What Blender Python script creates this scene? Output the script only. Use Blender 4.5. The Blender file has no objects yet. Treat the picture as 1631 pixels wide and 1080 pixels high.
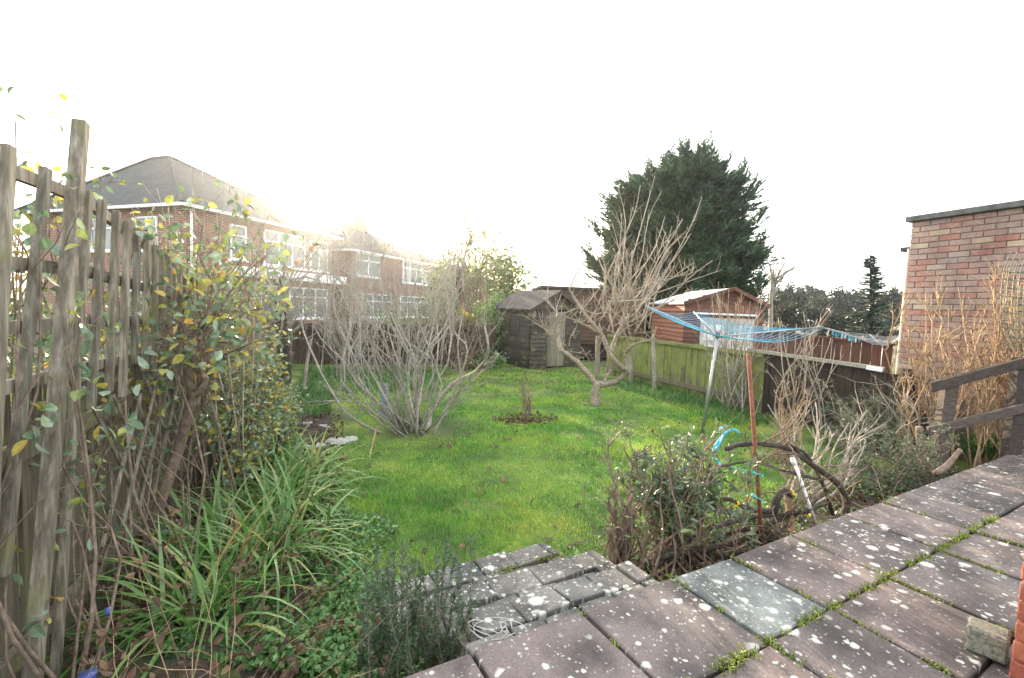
import bpy, math, random
import numpy as np
from mathutils import Vector, Matrix
R = math.radians
rnd = random.Random(7)
S = bpy.context.scene

# ------------------------------------------------------------------ camera
EYE = Vector((0, 0, 1.7))
F = 740.0
YAW, PITCH, ROLL = math.atan(265/740), R(4.0), R(2.3)
FW = Vector((math.sin(YAW)*math.cos(PITCH), math.cos(YAW)*math.cos(PITCH), -math.sin(PITCH)))
_r0 = Vector((math.cos(YAW), -math.sin(YAW), 0)); _u0 = _r0.cross(FW)
RT = _r0*math.cos(ROLL) + _u0*math.sin(ROLL)
UP = -_r0*math.sin(ROLL) + _u0*math.cos(ROLL)
cam = bpy.data.cameras.new('camera'); co = bpy.data.objects.new('camera', cam)
S.collection.objects.link(co); S.camera = co
co.matrix_world = Matrix(((RT.x, UP.x, -FW.x, EYE.x), (RT.y, UP.y, -FW.y, EYE.y), (RT.z, UP.z, -FW.z, EYE.z), (0, 0, 0, 1)))
cam.sensor_width = 36; cam.lens = F/1631*36; cam.clip_start = .02; cam.clip_end = 2000

# ------------------------------------------------------------------ light
SUN_AZ, SUN_EL = R(.1), R(11.3)           # azimuth from +Y towards +X
w = bpy.data.worlds.new('World'); S.world = w; w.use_nodes = True
nt = w.node_tree; nt.nodes.clear()
wo = nt.nodes.new('ShaderNodeOutputWorld'); bg = nt.nodes.new('ShaderNodeBackground')
sk = nt.nodes.new('ShaderNodeTexSky'); sk.sky_type = 'NISHITA'; sk.sun_disc = False
sk.sun_elevation = SUN_EL; sk.sun_rotation = SUN_AZ
sk.air_density = 1.0; sk.dust_density = 3.0; sk.ozone_density = 1.0
mixn = nt.nodes.new('ShaderNodeMixRGB'); mixn.inputs[0].default_value = .62
mixn.inputs[2].default_value = (8.2, 8.4, 8.4, 1)     # thin bright overcast veil
nt.links.new(sk.outputs[0], mixn.inputs[1]); nt.links.new(mixn.outputs[0], bg.inputs[0])
bg.inputs[1].default_value = .10; nt.links.new(bg.outputs[0], wo.inputs[0])
sl = bpy.data.lights.new('sun', 'SUN'); so = bpy.data.objects.new('sun', sl); S.collection.objects.link(so)
sl.energy = 5.0; sl.angle = R(.6); sl.color = (1, .80, .55)
sd = Vector((math.sin(SUN_AZ)*math.cos(SUN_EL), math.cos(SUN_AZ)*math.cos(SUN_EL), math.sin(SUN_EL)))
so.rotation_euler = sd.to_track_quat('Z', 'Y').to_euler()
vs = S.view_settings; vs.view_transform = 'Standard'; vs.look = 'None'; vs.gamma = 1; vs.exposure = 2.25
vs.use_curve_mapping = False

# ------------------------------------------------------------------ pixel -> place
def ray(x, y): return FW + RT*((x-815.5)/F) - UP*((y-540)/F)
def onz(x, y, z=0.): d = ray(x, y); return EYE + d*((z-EYE.z)/d.z)
def onX(x, y, X): d = ray(x, y); return EYE + d*(X/d.x)
def onplane(x, y, p, n): d = ray(x, y); return EYE + d*((Vector(p)-EYE).dot(n)/d.dot(n))
def dep(x, y, Z): return EYE + ray(x, y)*Z
def depth(p): return (Vector(p)-EYE).dot(FW)

# ------------------------------------------------------------------ materials
def lin(c): return tuple(c) + (1,)
def newmat(name):
    m = bpy.data.materials.new(name); m.use_nodes = True
    n = m.node_tree.nodes; return m, n, m.node_tree.links, n['Principled BSDF']
def noise(n, l, scale, coord, detail=4, rough=.55, vec_scale=None):
    t = n.new('ShaderNodeTexNoise'); t.inputs['Scale'].default_value = scale
    t.inputs['Detail'].default_value = detail; t.inputs['Roughness'].default_value = rough
    if vec_scale:
        mp = n.new('ShaderNodeMapping'); mp.inputs['Scale'].default_value = vec_scale
        l.new(coord, mp.inputs[0]); l.new(mp.outputs[0], t.inputs[0])
    else: l.new(coord, t.inputs[0])
    return t
def ramp(n, l, fac, stops, interp='LINEAR'):
    r = n.new('ShaderNodeValToRGB'); r.color_ramp.interpolation = interp
    e = r.color_ramp.elements
    while len(e) < len(stops): e.new(.5)
    for i, (p, c) in enumerate(stops): e[i].position = p; e[i].color = lin(c)
    l.new(fac, r.inputs[0]); return r
def mix(n, l, fac, a, b, mode='MIX'):
    m = n.new('ShaderNodeMixRGB'); m.blend_type = mode
    for k, v in ((0, fac), (1, a), (2, b)):
        if isinstance(v, (int, float)): m.inputs[k].default_value = v
        elif isinstance(v, tuple): m.inputs[k].default_value = lin(v)
        else: l.new(v, m.inputs[k])
    return m.outputs[0]
def bump(n, l, h, bs, strength=.4, dist=.01):
    b = n.new('ShaderNodeBump'); b.inputs['Strength'].default_value = strength; b.inputs['Distance'].default_value = dist
    l.new(h, b.inputs['Height']); l.new(b.outputs[0], bs.inputs['Normal'])
def plain(name, c, rough=.7, var=.25, scale=12, metal=0, bmp=.2):
    m, n, l, b = newmat(name); tc = n.new('ShaderNodeNewGeometry')
    t = noise(n, l, scale, tc.outputs['Position'])
    lo = tuple(x*(1-var) for x in c); hi = tuple(min(1, x*(1+var)) for x in c)
    r = ramp(n, l, t.outputs[0], [(.3, lo), (.7, hi)]); l.new(r.outputs[0], b.inputs['Base Color'])
    b.inputs['Roughness'].default_value = rough; b.inputs['Metallic'].default_value = metal
    if bmp: bump(n, l, t.outputs[0], b, bmp, .005)
    return m
def wood(name, cols, grain=(1, 1, .06), scale=45, moss=None, mossamt=.5, rough=.85):
    """weathered boards: grain along local Z, one tone per board, optional green algae"""
    m, n, l, b = newmat(name); tc = n.new('ShaderNodeTexCoord'); oi = n.new('ShaderNodeObjectInfo')
    ad = n.new('ShaderNodeVectorMath'); ad.operation = 'ADD'
    l.new(tc.outputs['Object'], ad.inputs[0])
    sc = n.new('ShaderNodeMath'); sc.operation = 'MULTIPLY'; sc.inputs[1].default_value = 37.
    l.new(oi.outputs['Random'], sc.inputs[0]); l.new(sc.outputs[0], ad.inputs[1])
    t = noise(n, l, scale, ad.outputs[0], 6, .65, grain)
    k = len(cols); r = ramp(n, l, t.outputs[0], [(.28+.44*i/(k-1), c) for i, c in enumerate(cols)])
    dk = ramp(n, l, oi.outputs['Random'], [(0, (.62, .62, .62)), (1, (1.2, 1.17, 1.12))])
    c = mix(n, l, 1., r.outputs[0], dk.outputs[0], 'MULTIPLY')
    if moss:
        g = noise(n, l, 3.5, ad.outputs[0], 5, .6); mr = ramp(n, l, g.outputs[0], [(.62-.3*mossamt, (0, 0, 0)), (.75-.2*mossamt, (1, 1, 1))])
        c = mix(n, l, mr.outputs[0], c, moss)
    l.new(c, b.inputs['Base Color']); b.inputs['Roughness'].default_value = rough
    bump(n, l, t.outputs[0], b, .6, .004); return m
def leafmat(name, stops, trans=.25, rough=.45, clump=None):
    m, n, l, b = newmat(name); g = n.new('ShaderNodeNewGeometry')
    r = ramp(n, l, g.outputs['Random Per Island'], stops)
    t = noise(n, l, 60, g.outputs['Position'], 3)
    dk = ramp(n, l, t.outputs[0], [(.3, (.75, .75, .75)), (.7, (1.15, 1.15, 1.15))])
    c = mix(n, l, 1., r.outputs[0], dk.outputs[0], 'MULTIPLY')
    if clump:
        tcl = noise(n, l, clump, g.outputs['Position'], 3, .6); cr = ramp(n, l, tcl.outputs[0], [(.35, (.55, .6, .6)), (.65, (1.5, 1.4, 1.25))]); c = mix(n, l, 1., c, cr.outputs[0], 'MULTIPLY')
    l.new(c, b.inputs['Base Color']); b.inputs['Roughness'].default_value = rough
    tr = n.new('ShaderNodeBsdfTranslucent'); l.new(c, tr.inputs[0])
    ms = n.new('ShaderNodeMixShader'); ms.inputs[0].default_value = trans
    l.new(b.outputs[0], ms.inputs[1]); l.new(tr.outputs[0], ms.inputs[2])
    l.new(ms.outputs[0], n['Material Output'].inputs[0]); return m
def bark(name, stops, scale=30, rough=.9):
    m, n, l, b = newmat(name); g = n.new('ShaderNodeNewGeometry')
    t = noise(n, l, scale, g.outputs['Position'], 5, .65); t2 = noise(n, l, 3, g.outputs['Position'], 3)
    r = ramp(n, l, t.outputs[0], stops)
    dk = ramp(n, l, t2.outputs[0], [(.35, (.7, .7, .7)), (.65, (1.2, 1.2, 1.2))])
    l.new(mix(n, l, 1., r.outputs[0], dk.outputs[0], 'MULTIPLY'), b.inputs['Base Color'])
    b.inputs['Roughness'].default_value = rough; bump(n, l, t.outputs[0], b, .7, .006); return m
def brickpiece(name, stops, rough=.9):
    m, n, l, b = newmat(name); oi = n.new('ShaderNodeObjectInfo'); g = n.new('ShaderNodeNewGeometry')
    r = ramp(n, l, oi.outputs['Random'], stops)
    t = noise(n, l, 70, g.outputs['Position'], 6, .7); t2 = noise(n, l, 14, g.outputs['Position'], 3)
    dk = ramp(n, l, t.outputs[0], [(.3, (.72, .7, .68)), (.7, (1.15, 1.15, 1.15))])
    c = mix(n, l, 1., r.outputs[0], dk.outputs[0], 'MULTIPLY')
    t5 = noise(n, l, 1.6, g.outputs['Position'], 5, .65, (1, 1, .45)); wt = ramp(n, l, t5.outputs[0], [(.35, (.6, .6, .62)), (.6, (1.1, 1.08, 1.06))])
    c = mix(n, l, 1., c, wt.outputs[0], 'MULTIPLY')
    ef = ramp(n, l, t2.outputs[0], [(.52, (0, 0, 0)), (.8, (.55, .55, .55))])
    c = mix(n, l, ef.outputs[0], c, (.42, .37, .34))
    l.new(c, b.inputs['Base Color']); b.inputs['Roughness'].default_value = rough
    bump(n, l, t.outputs[0], b, .6, .004); return m
def slabmat(name, base, amount, grey=False):
    """concrete flag: mottled, with pale round lichen spots and worn clean patches of their own shape"""
    m, n, l, b = newmat(name); g = n.new('ShaderNodeNewGeometry'); oi = n.new('ShaderNodeObjectInfo')
    P = g.outputs['Position']
    t = noise(n, l, 120, P, 5, .75); t2 = noise(n, l, 4.5, P, 5, .6); t3 = noise(n, l, 26, P, 5, .7)
    lo = tuple(x*.5 for x in base)
    c = ramp(n, l, t2.outputs[0], [(.3, lo), (.62, base), (.8, tuple(x*1.2 for x in base))]).outputs[0]
    dk = ramp(n, l, t.outputs[0], [(.25, (.5, .5, .5)), (.75, (1.35, 1.35, 1.35))])
    c = mix(n, l, 1., c, dk.outputs[0], 'MULTIPLY')
    ob = ramp(n, l, oi.outputs['Random'], [(0, (.75, .78, .8)), (1, (1.2, 1.12, 1.1))])
    c = mix(n, l, 1., c, ob.outputs[0], 'MULTIPLY')
    t4 = noise(n, l, 2.3, P, 6, .7); al = ramp(n, l, t4.outputs[0], [(.38, (.33, .35, .37)), (.56, (1, 1, 1))])
    c = mix(n, l, .85, c, al.outputs[0], 'MULTIPLY')      # dark algae blooms
    # distort the lookup so that spots are irregular
    dv = n.new('ShaderNodeVectorMath'); dv.operation = 'MULTIPLY_ADD'
    l.new(t3.outputs['Color'], dv.inputs[0]); dv.inputs[1].default_value = (.034, .034, .0); l.new(P, dv.inputs[2])
    t6 = noise(n, l, 4.2, P, 4, .6); clus = ramp(n, l, t6.outputs[0], [(.36, (.7, .7, .7) if grey else (.25, .25, .25)), (.5, (1, 1, 1))])    # crusts gather in colonies
    for sc, thr, seed, col, am_ in ((9, .38, 0, (.48, .48, .44), .7), (16, .4, 5.3, (.45, .46, .42), .75), (33, .45, 2.1, (.4, .41, .37), .8), (66, .45, 3.7, (.32, .33, .3), .7)):
        mp = n.new('ShaderNodeMapping'); mp.inputs['Location'].default_value = (seed, seed*.7, 0); mp.inputs['Scale'].default_value = (1, 1, 0)
        l.new(dv.outputs[0], mp.inputs[0])
        v = n.new('ShaderNodeTexVoronoi'); v.inputs['Scale'].default_value = sc; l.new(mp.outputs[0], v.inputs[0])
        sep = n.new('ShaderNodeSeparateColor'); l.new(v.outputs['Color'], sep.inputs[0])
        # radius is random per cell, most cells have none
        pr = n.new('ShaderNodeMapRange'); pr.inputs[1].default_value = 1-amount*am_; pr.inputs[2].default_value = 1
        pr.inputs[3].default_value = 0; pr.inputs[4].default_value = thr; l.new(sep.outputs[0], pr.inputs[0])
        df = n.new('ShaderNodeMath'); df.operation = 'SUBTRACT'; l.new(pr.outputs[0], df.inputs[0]); l.new(v.outputs['Distance'], df.inputs[1])
        mr = n.new('ShaderNodeMapRange'); mr.inputs[1].default_value = 0; mr.inputs[2].default_value = .1; l.new(df.outputs[0], mr.inputs[0])
        mk = n.new('ShaderNodeMath'); mk.operation = 'MULTIPLY'; l.new(mr.outputs[0], mk.inputs[0]); l.new(clus.outputs[0], mk.inputs[1])
        c = mix(n, l, mk.outputs[0], c, col)
    l.new(c, b.inputs['Base Color']); b.inputs['Roughness'].default_value = .8
    bump(n, l, t.outputs[0], b, .5, .003); return m
def facemat(name, kind):
    """far surfaces: house brickwork and roof tiles too small to pick apart"""
    m, n, l, b = newmat(name); tc = n.new('ShaderNodeTexCoord')
    br = n.new('ShaderNodeTexBrick')
    sp = n.new('ShaderNodeSeparateXYZ'); l.new(tc.outputs['Object'], sp.inputs[0])
    ad = n.new('ShaderNodeMath'); l.new(sp.outputs[0], ad.inputs[0]); l.new(sp.outputs[1], ad.inputs[1])
    cb = n.new('ShaderNodeCombineXYZ'); l.new(ad.outputs[0], cb.inputs[0]); l.new(sp.outputs[2], cb.inputs[1]); l.new(cb.outputs[0], br.inputs[0])
    br.inputs['Scale'].default_value = 1
    if kind == 'brick':
        br.inputs['Brick Width'].default_value = .225; br.inputs['Row Height'].default_value = .075; br.inputs['Mortar Size'].default_value = .009
        br.inputs['Color1'].default_value = (.28, .10, .06, 1); br.inputs['Color2'].default_value = (.17, .075, .05, 1); br.inputs['Mortar'].default_value = (.36, .31, .27, 1)
    else:
        br.inputs['Brick Width'].default_value = .2; br.inputs['Row Height'].default_value = .085; br.inputs['Mortar Size'].default_value = .012
        br.inputs['Color1'].default_value = (.026, .038, .044, 1); br.inputs['Color2'].default_value = (.05, .062, .068, 1); br.inputs['Mortar'].default_value = (.012, .013, .013, 1)
    t = noise(n, l, 1.3, tc.outputs['Object'], 5)
    dk = ramp(n, l, t.outputs[0], [(.3, (.7, .7, .7)), (.7, (1.25, 1.25, 1.25))])
    l.new(mix(n, l, 1., br.outputs['Color'], dk.outputs[0], 'MULTIPLY'), b.inputs['Base Color'])
    b.inputs['Roughness'].default_value = .9
    bump(n, l, br.outputs['Fac'], b, .8, .02); return m

def groundmat(name, stops, s1=1.2, s2=40):
    m, n, l, b = newmat(name); g = n.new('ShaderNodeNewGeometry')
    t = noise(n, l, s1, g.outputs['Position'], 6, .65); t2 = noise(n, l, s2, g.outputs['Position'], 5, .7)
    c = ramp(n, l, t.outputs[0], stops).outputs[0]
    dk = ramp(n, l, t2.outputs[0], [(.3, (.55, .55, .55)), (.7, (1.3, 1.3, 1.3))])
    l.new(mix(n, l, 1., c, dk.outputs[0], 'MULTIPLY'), b.inputs['Base Color'])
    b.inputs['Roughness'].default_value = .95; bump(n, l, t2.outputs[0], b, .9, .02); return m
def grassmat(name):
    m, n, l, b = newmat(name); g = n.new('ShaderNodeNewGeometry')
    t = noise(n, l, 1.0, g.outputs['Position'], 6, .68)
    c = ramp(n, l, t.outputs[0], [(.32, (.045, .15, .022)), (.42, (.08, .25, .032)), (.50, (.135, .34, .04)), (.57, (.23, .40, .045)), (.66, (.38, .44, .06))]).outputs[0]
    dk = ramp(n, l, g.outputs['Random Per Island'], [(0, (.6, .65, .6)), (.9, (1.3, 1.25, 1.2)), (1, (2.2, 1.7, 1.4))])
    c = mix(n, l, 1., c, dk.outputs[0], 'MULTIPLY')
    l.new(c, b.inputs['Base Color']); b.inputs['Roughness'].default_value = .5
    tr = n.new('ShaderNodeBsdfTranslucent'); l.new(c, tr.inputs[0])
    ms = n.new('ShaderNodeMixShader'); ms.inputs[0].default_value = .35
    l.new(b.outputs[0], ms.inputs[1]); l.new(tr.outputs[0], ms.inputs[2]); l.new(ms.outputs[0], n['Material Output'].inputs[0]); return m

M = {}
M['trellis'] = wood('trellis_wood', [(.06, .05, .037), (.17, .15, .118), (.36, .34, .28)], moss=(.16, .165, .06), mossamt=.2)
M['board_old'] = wood('old_board', [(.045, .036, .026), (.12, .1, .075), (.2, .18, .14)], moss=(.13, .145, .045), mossamt=.35)
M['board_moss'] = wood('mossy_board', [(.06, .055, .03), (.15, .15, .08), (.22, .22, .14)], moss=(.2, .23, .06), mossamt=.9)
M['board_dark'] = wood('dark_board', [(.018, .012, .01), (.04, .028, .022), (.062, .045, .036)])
M['board_red'] = wood('red_board', [(.075, .034, .025), (.13, .06, .045), (.18, .09, .07)])
M['board_shed'] = wood('shed_board', [(.018, .016, .013), (.045, .04, .033), (.08, .073, .06)], grain=(.06, 1, 1), moss=(.15, .16, .06), mossamt=.25)
M['board_red_sunlit'] = wood('sunlit_red_board', [(.19, .075, .045), (.26, .11, .07), (.33, .15, .1)], grain=(.06, .06, 1))  # lighter, oranger version of the red boards, with sunlight put into the colour
M['door_wood'] = wood('door_wood', [(.06, .055, .04), (.17, .16, .13), (.26, .25, .21)], moss=(.12, .13, .06), mossamt=.3)
M['rail_wood'] = wood('rail_wood', [(.035, .026, .022), (.07, .053, .046), (.11, .088, .078)], grain=(.06, 1, 1))
M['pale_wood'] = wood('pale_wood', [(.18, .17, .14), (.32, .31, .27), (.45, .44, .4)], grain=(.06, 1, 1))
M['board_brown'] = wood('brown_board', [(.05, .028, .02), (.09, .052, .036), (.13, .078, .055)], grain=(.06, .06, 1))
M['felt'] = plain('roof_felt', (.045, .042, .04), .95, .35, 9)
M['white'] = plain('white_paint', (.78, .79, .8), .45, .06, 4, bmp=0)
M['whitewood'] = plain('worn_white', (.42, .42, .41), .7, .2, 14)
M['brickface'] = facemat('house_brick', 'brick'); M['tile'] = facemat('roof_tile', 'tile')
M['render'] = plain('painted_render', (.7, .69, .66), .8, .1, 2)
M['mortar'] = plain('mortar', (.2, .165, .14), .95, .3, 60, bmp=.5)
M['brick'] = brickpiece('brick', [(0, (.36, .155, .115)), (.18, (.36, .2, .16)), (.4, (.33, .22, .19)), (.6, (.38, .265, .225)), (.8, (.31, .235, .215)), (.93, (.44, .36, .29)), (1, (.42, .28, .14))])
M['brick_red'] = brickpiece('red_brick', [(0, (.36, .09, .045)), (.5, (.42, .13, .07)), (1, (.3, .08, .05))])
M['coping'] = plain('concrete_coping', (.1, .105, .1), .9, .4, 8, bmp=.5)
M['glass'] = None
gm, gn, gl, gb = newmat('window_glass'); gb.inputs['Base Color'].default_value = (.12, .14, .15, 1); gb.inputs['Roughness'].default_value = .06; gb.inputs['Metallic'].default_value = .0; gb.inputs['Specular IOR Level'].default_value = 1.0
M['glass'] = gm
M['curtain'] = plain('net_curtain', (.62, .63, .62), .9, .12, 7)
M['slab'] = slabmat('patio_flag', (.165, .135, .126), .55)
M['slab_grey'] = slabmat('grey_flag', (.19, .215, .205), .95, True)
M['paver'] = slabmat('step_paver', (.19, .18, .165), .95, True)
M['concrete'] = plain('rough_concrete', (.16, .155, .12), .95, .5, 70, bmp=.9)
M['soil'] = groundmat('soil', [(.3, (.03, .022, .016)), (.5, (.055, .042, .03)), (.7, (.05, .07, .02))])
M['lawn_floor'] = groundmat('lawn_floor', [(.3, (.045, .05, .02)), (.44, (.07, .11, .02)), (.55, (.12, .19, .025)), (.68, (.24, .26, .04))])
M['field'] = groundmat('field', [(.3, (.05, .06, .03)), (.6, (.09, .1, .05)), (.8, (.07, .06, .04))], .08, 3)
M['grass'] = grassmat('grass_blade')
M['longgrass'] = leafmat('long_grass', [(0, (.03, .11, .02)), (.6, (.05, .18, .03)), (1, (.12, .24, .05))], .35)
M['moss'] = leafmat('moss', [(0, (.09, .14, .01)), (.6, (.16, .22, .02)), (1, (.28, .3, .04))], .2)
M['strap'] = leafmat('strap_leaf', [(0, (.06, .15, .03)), (.5, (.12, .27, .05)), (.8, (.24, .38, .15)), (.93, (.4, .4, .11)), (1, (.38, .27, .11))], .35, .3)
M['rose_leaf'] = leafmat('rose_leaf', [(0, (.07, .12, .06)), (.3, (.14, .22, .12)), (.5, (.24, .32, .25)), (.7, (.24, .3, .07)), (.88, (.42, .38, .08)), (1, (.5, .28, .06))], .3, .35)
M['small_leaf'] = leafmat('small_leaf', [(0, (.06, .11, .035)), (.5, (.12, .2, .06)), (.8, (.2, .27, .09)), (1, (.32, .33, .12))], .3)
M['cover_leaf'] = leafmat('ground_cover_leaf', [(0, (.05, .12, .035)), (.45, (.11, .25, .075)), (.8, (.2, .36, .13)), (.97, (.32, .38, .1)), (1, (.22, .1, .06))], .3)
M['dead_leaf'] = leafmat('dead_leaf', [(0, (.055, .03, .02)), (.6, (.115, .065, .04)), (1, (.2, .125, .07))], .15, .8)
M['needle'] = leafmat('needle', [(0, (.012, .03, .018)), (.6, (.03, .06, .034)), (1, (.06, .10, .06))], .15)
M['rosemary'] = leafmat('rosemary_needle', [(0, (.04, .075, .04)), (.6, (.08, .14, .075)), (1, (.16, .23, .13))], .2)
M['cypress'] = leafmat('cypress_foliage', [(0, (.018, .048, .026)), (.6, (.036, .085, .044)), (1, (.075, .14, .065))], .2, .7, .9)
M['far_leaf'] = leafmat('far_foliage', [(0, (.016, .026, .018)), (.6, (.034, .046, .028)), (1, (.065, .068, .042))], .2, .8)
M['spring_leaf'] = leafmat('pale_leaf', [(0, (.12, .14, .03)), (.6, (.22, .22, .05)), (1, (.34, .3, .08))], .45)
M['herb'] = leafmat('herb_leaf', [(0, (.06, .1, .055)), (.6, (.12, .17, .1)), (1, (.2, .22, .13))], .2)
M['bark_grey'] = bark('grey_bark', [(.3, (.15, .135, .11)), (.55, (.32, .29, .24)), (.75, (.48, .45, .39))])
M['bark_brown'] = bark('brown_bark', [(.3, (.1, .068, .05)), (.55, (.2, .145, .108)), (.75, (.33, .25, .19))])
M['bark_dark'] = bark('dark_bark', [(.3, (.022, .017, .013)), (.55, (.05, .038, .03)), (.75, (.1, .08, .06))])
M['twig_tan'] = bark('tan_twig', [(.3, (.2, .135, .08)), (.55, (.36, .25, .155)), (.75, (.48, .36, .24))])
M['twig_pale'] = bark('pale_twig', [(.3, (.2, .165, .13)), (.55, (.37, .32, .26)), (.75, (.5, .45, .38))])
M['bark_pear'] = bark('pear_bark', [(.3, (.13, .105, .075)), (.55, (.3, .245, .185)), (.75, (.45, .39, .31))])
M['steel'] = plain('galvanised', (.35, .37, .38), .4, .15, 20, .7, 0)
M['rust'] = plain('rusty_steel', (.17, .06, .032), .85, .4, 40, 0, .5)
M['blue'] = plain('blue_line', (.06, .36, .56), .5, .15, 5, 0, 0)
M['teal'] = plain('teal_twine', (.07, .4, .36), .6, .15, 5, 0, 0)
M['bluepot'] = plain('blue_plastic', (.04, .075, .26), .4, .15, 5, 0, 0)
M['pipe'] = plain('cream_pipe', (.55, .5, .35), .5, .1, 5, 0, 0)
M['black'] = plain('black_plastic', (.03, .033, .036), .5, .2, 9, 0, 0)
M['string'] = plain('white_string', (.5, .5, .47), .9, .15, 30, 0, 0)
M['stone'] = plain('pale_stone', (.36, .35, .33), .9, .3, 20, 0, .6)
M['red'] = plain('red_petal', (.6, .07, .05), .5, .3, 60, 0, 0)
M['apple'] = plain('apple_skin', (.55, .17, .05), .4, .3, 30, 0, 0)
M['yellow'] = plain('yellow_flower', (.6, .45, .03), .5, .2, 30, 0, 0)
M['bluegrey'] = plain('blue_grey_wrap', (.22, .25, .34), .5, .25, 18, 0, 0)
M['cutwood'] = plain('yellow_cut_wood', (.45, .38, .03), .8, .3, 18, 0, .4)

# ------------------------------------------------------------------ mesh helpers
class MB:
    def __init__(s): s.v = []; s.f = []
    def add(s, vs, fs):
        o = len(s.v); s.v.extend(tuple(v) for v in vs); s.f.extend(tuple(i+o for i in f) for f in fs)
    def obox(s, c, ax, ay, az):
        """box from a centre and three half-axis vectors"""
        c = Vector(c); ax = Vector(ax); ay = Vector(ay); az = Vector(az)
        vs = [c+ax*i+ay*j+az*k for i in (-1, 1) for j in (-1, 1) for k in (-1, 1)]
        s.add(vs, [(0, 1, 3, 2), (4, 6, 7, 5), (0, 4, 5, 1), (2, 3, 7, 6), (0, 2, 6, 4), (1, 5, 7, 3)])
    def box(s, x0, x1, y0, y1, z0, z1):
        s.obox(((x0+x1)/2, (y0+y1)/2, (z0+z1)/2), ((x1-x0)/2, 0, 0), (0, (y1-y0)/2, 0), (0, 0, (z1-z0)/2))
    def bar(s, a, b, wd, th, side=None):
        """bar from a to b; wd across 'side', th across the third axis"""
        a = Vector(a); b = Vector(b); d = b-a; dn = d.normalized()
        side = Vector(side) if side is not None else (Vector((0, 0, 1)) if abs(dn.z) < .9 else Vector((1, 0, 0)))
        side = (side-dn*side.dot(dn)).normalized(); th_ = dn.cross(side)
        s.obox((a+b)/2, side*wd/2, th_*th/2, d/2)
    def tube(s, pts, rad, n=5, cap=True):
        pts = [Vector(p) for p in pts]; k = len(pts)
        if not hasattr(rad, '__len__'): rad = [rad]*k
        t0 = (pts[1]-pts[0]).normalized(); ref = Vector((0, 0, 1)) if abs(t0.z) < .9 else Vector((1, 0, 0))
        a = t0.cross(ref).normalized(); vs = []
        for i in range(k):
            t = (pts[min(i+1, k-1)]-pts[max(i-1, 0)])
            t = t.normalized() if t.length > 1e-9 else t0
            a = (a-t*a.dot(t)); a = a.normalized() if a.length > 1e-6 else t.orthogonal().normalized()
            b = t.cross(a)
            for j in range(n):
                q = 2*math.pi*j/n; vs.append(pts[i]+(a*math.cos(q)+b*math.sin(q))*rad[i])
        fs = [(i*n+j, i*n+(j+1) % n, (i+1)*n+(j+1) % n, (i+1)*n+j) for i in range(k-1) for j in range(n)]
        if cap: fs += [tuple(range(n-1, -1, -1)), tuple((k-1)*n+j for j in range(n))]
        s.add(vs, fs)
    def leaf(s, p, d, nrm, L, W, droop=.15):
        p = Vector(p); d = Vector(d).normalized(); sd_ = d.cross(Vector(nrm))
        sd_ = sd_.normalized() if sd_.length > 1e-5 else d.orthogonal().normalized()
        n_ = sd_.cross(d)
        if W < .02:
            c = p+d*L*.45+n_*W*-.12; tip = p+d*L-n_*L*droop
            l_ = p+d*L*.42+sd_*W/2+n_*W*.1; r_ = p+d*L*.42-sd_*W/2+n_*W*.1
            s.add([p, r_, c, l_, tip], [(0, 1, 2), (0, 2, 3), (2, 1, 4), (2, 4, 3)]); return
        vs = [p]; cu = droop+rnd.uniform(-.1, .25); tw = rnd.uniform(-.5, .5)
        for t, k in ((.2, .72), (.48, 1.), (.78, .66)):     # oval blade, cupped and curling
            s2 = sd_*math.cos(tw*t)+n_*math.sin(tw*t); m_ = p+d*L*t-n_*L*cu*t*t
            vs += [m_-s2*W*k/2+n_*W*k*.16, m_, m_+s2*W*k/2+n_*W*k*.16]
        vs.append(p+d*L-n_*L*cu)
        s.add(vs, [(0, 1, 2), (0, 2, 3), (1, 4, 5, 2), (2, 5, 6, 3), (4, 7, 8, 5), (5, 8, 9, 6), (7, 10, 8), (8, 10, 9)])
    def blade(s, p, d, L, W, bend, segs=5):
        """long arching strap leaf; d outward horizontal dir, bend 0..1"""
        p = Vector(p); d = Vector(d); sd_ = d.cross(Vector((0, 0, 1))).normalized(); vs = []
        q = p.copy(); a0 = R(82)-bend*.35; a1 = R(78)-bend*R(150)
        for i in range(segs+1):
            t = i/segs; wv = W*(1-t**2.5)*(.75+.5*min(1, t*3)) + .0008
            vs += [q+sd_*wv/2, q-Vector((0, 0, 1))*wv*.12, q-sd_*wv/2]
            a = a0+(a1-a0)*t; q = q+(d*math.cos(a)+Vector((0, 0, 1))*math.sin(a))*(L/segs)
        s.add(vs, [(3*i+k, 3*i+k+1, 3*i+k+4, 3*i+k+3) for i in range(segs) for k in (0, 1)])
    def ball(s, c, r, n=6, sq=(1, 1, 1), jit=0):
        c = Vector(c); vs = [c+Vector((0, 0, -r*sq[2]))]; m = max(3, n//2)
        for i in range(1, m):
            ph = -math.pi/2+math.pi*i/m
            for j in range(n):
                q = 2*math.pi*j/n; k = 1+rnd.uniform(-jit, jit)
                vs.append(c+Vector((math.cos(q)*math.cos(ph)*r*sq[0], math.sin(q)*math.cos(ph)*r*sq[1], math.sin(ph)*r*sq[2]))*k)
        vs.append(c+Vector((0, 0, r*sq[2]))); t = len(vs)-1
        fs = [(0, 1+(j+1) % n, 1+j) for j in range(n)]
        fs += [(1+(i-1)*n+j, 1+(i-1)*n+(j+1) % n, 1+i*n+(j+1) % n, 1+i*n+j) for i in range(1, m-1) for j in range(n)]
        fs += [(1+(m-2)*n+j, 1+(m-2)*n+(j+1) % n, t) for j in range(n)]
        s.add(vs, fs)
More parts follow.
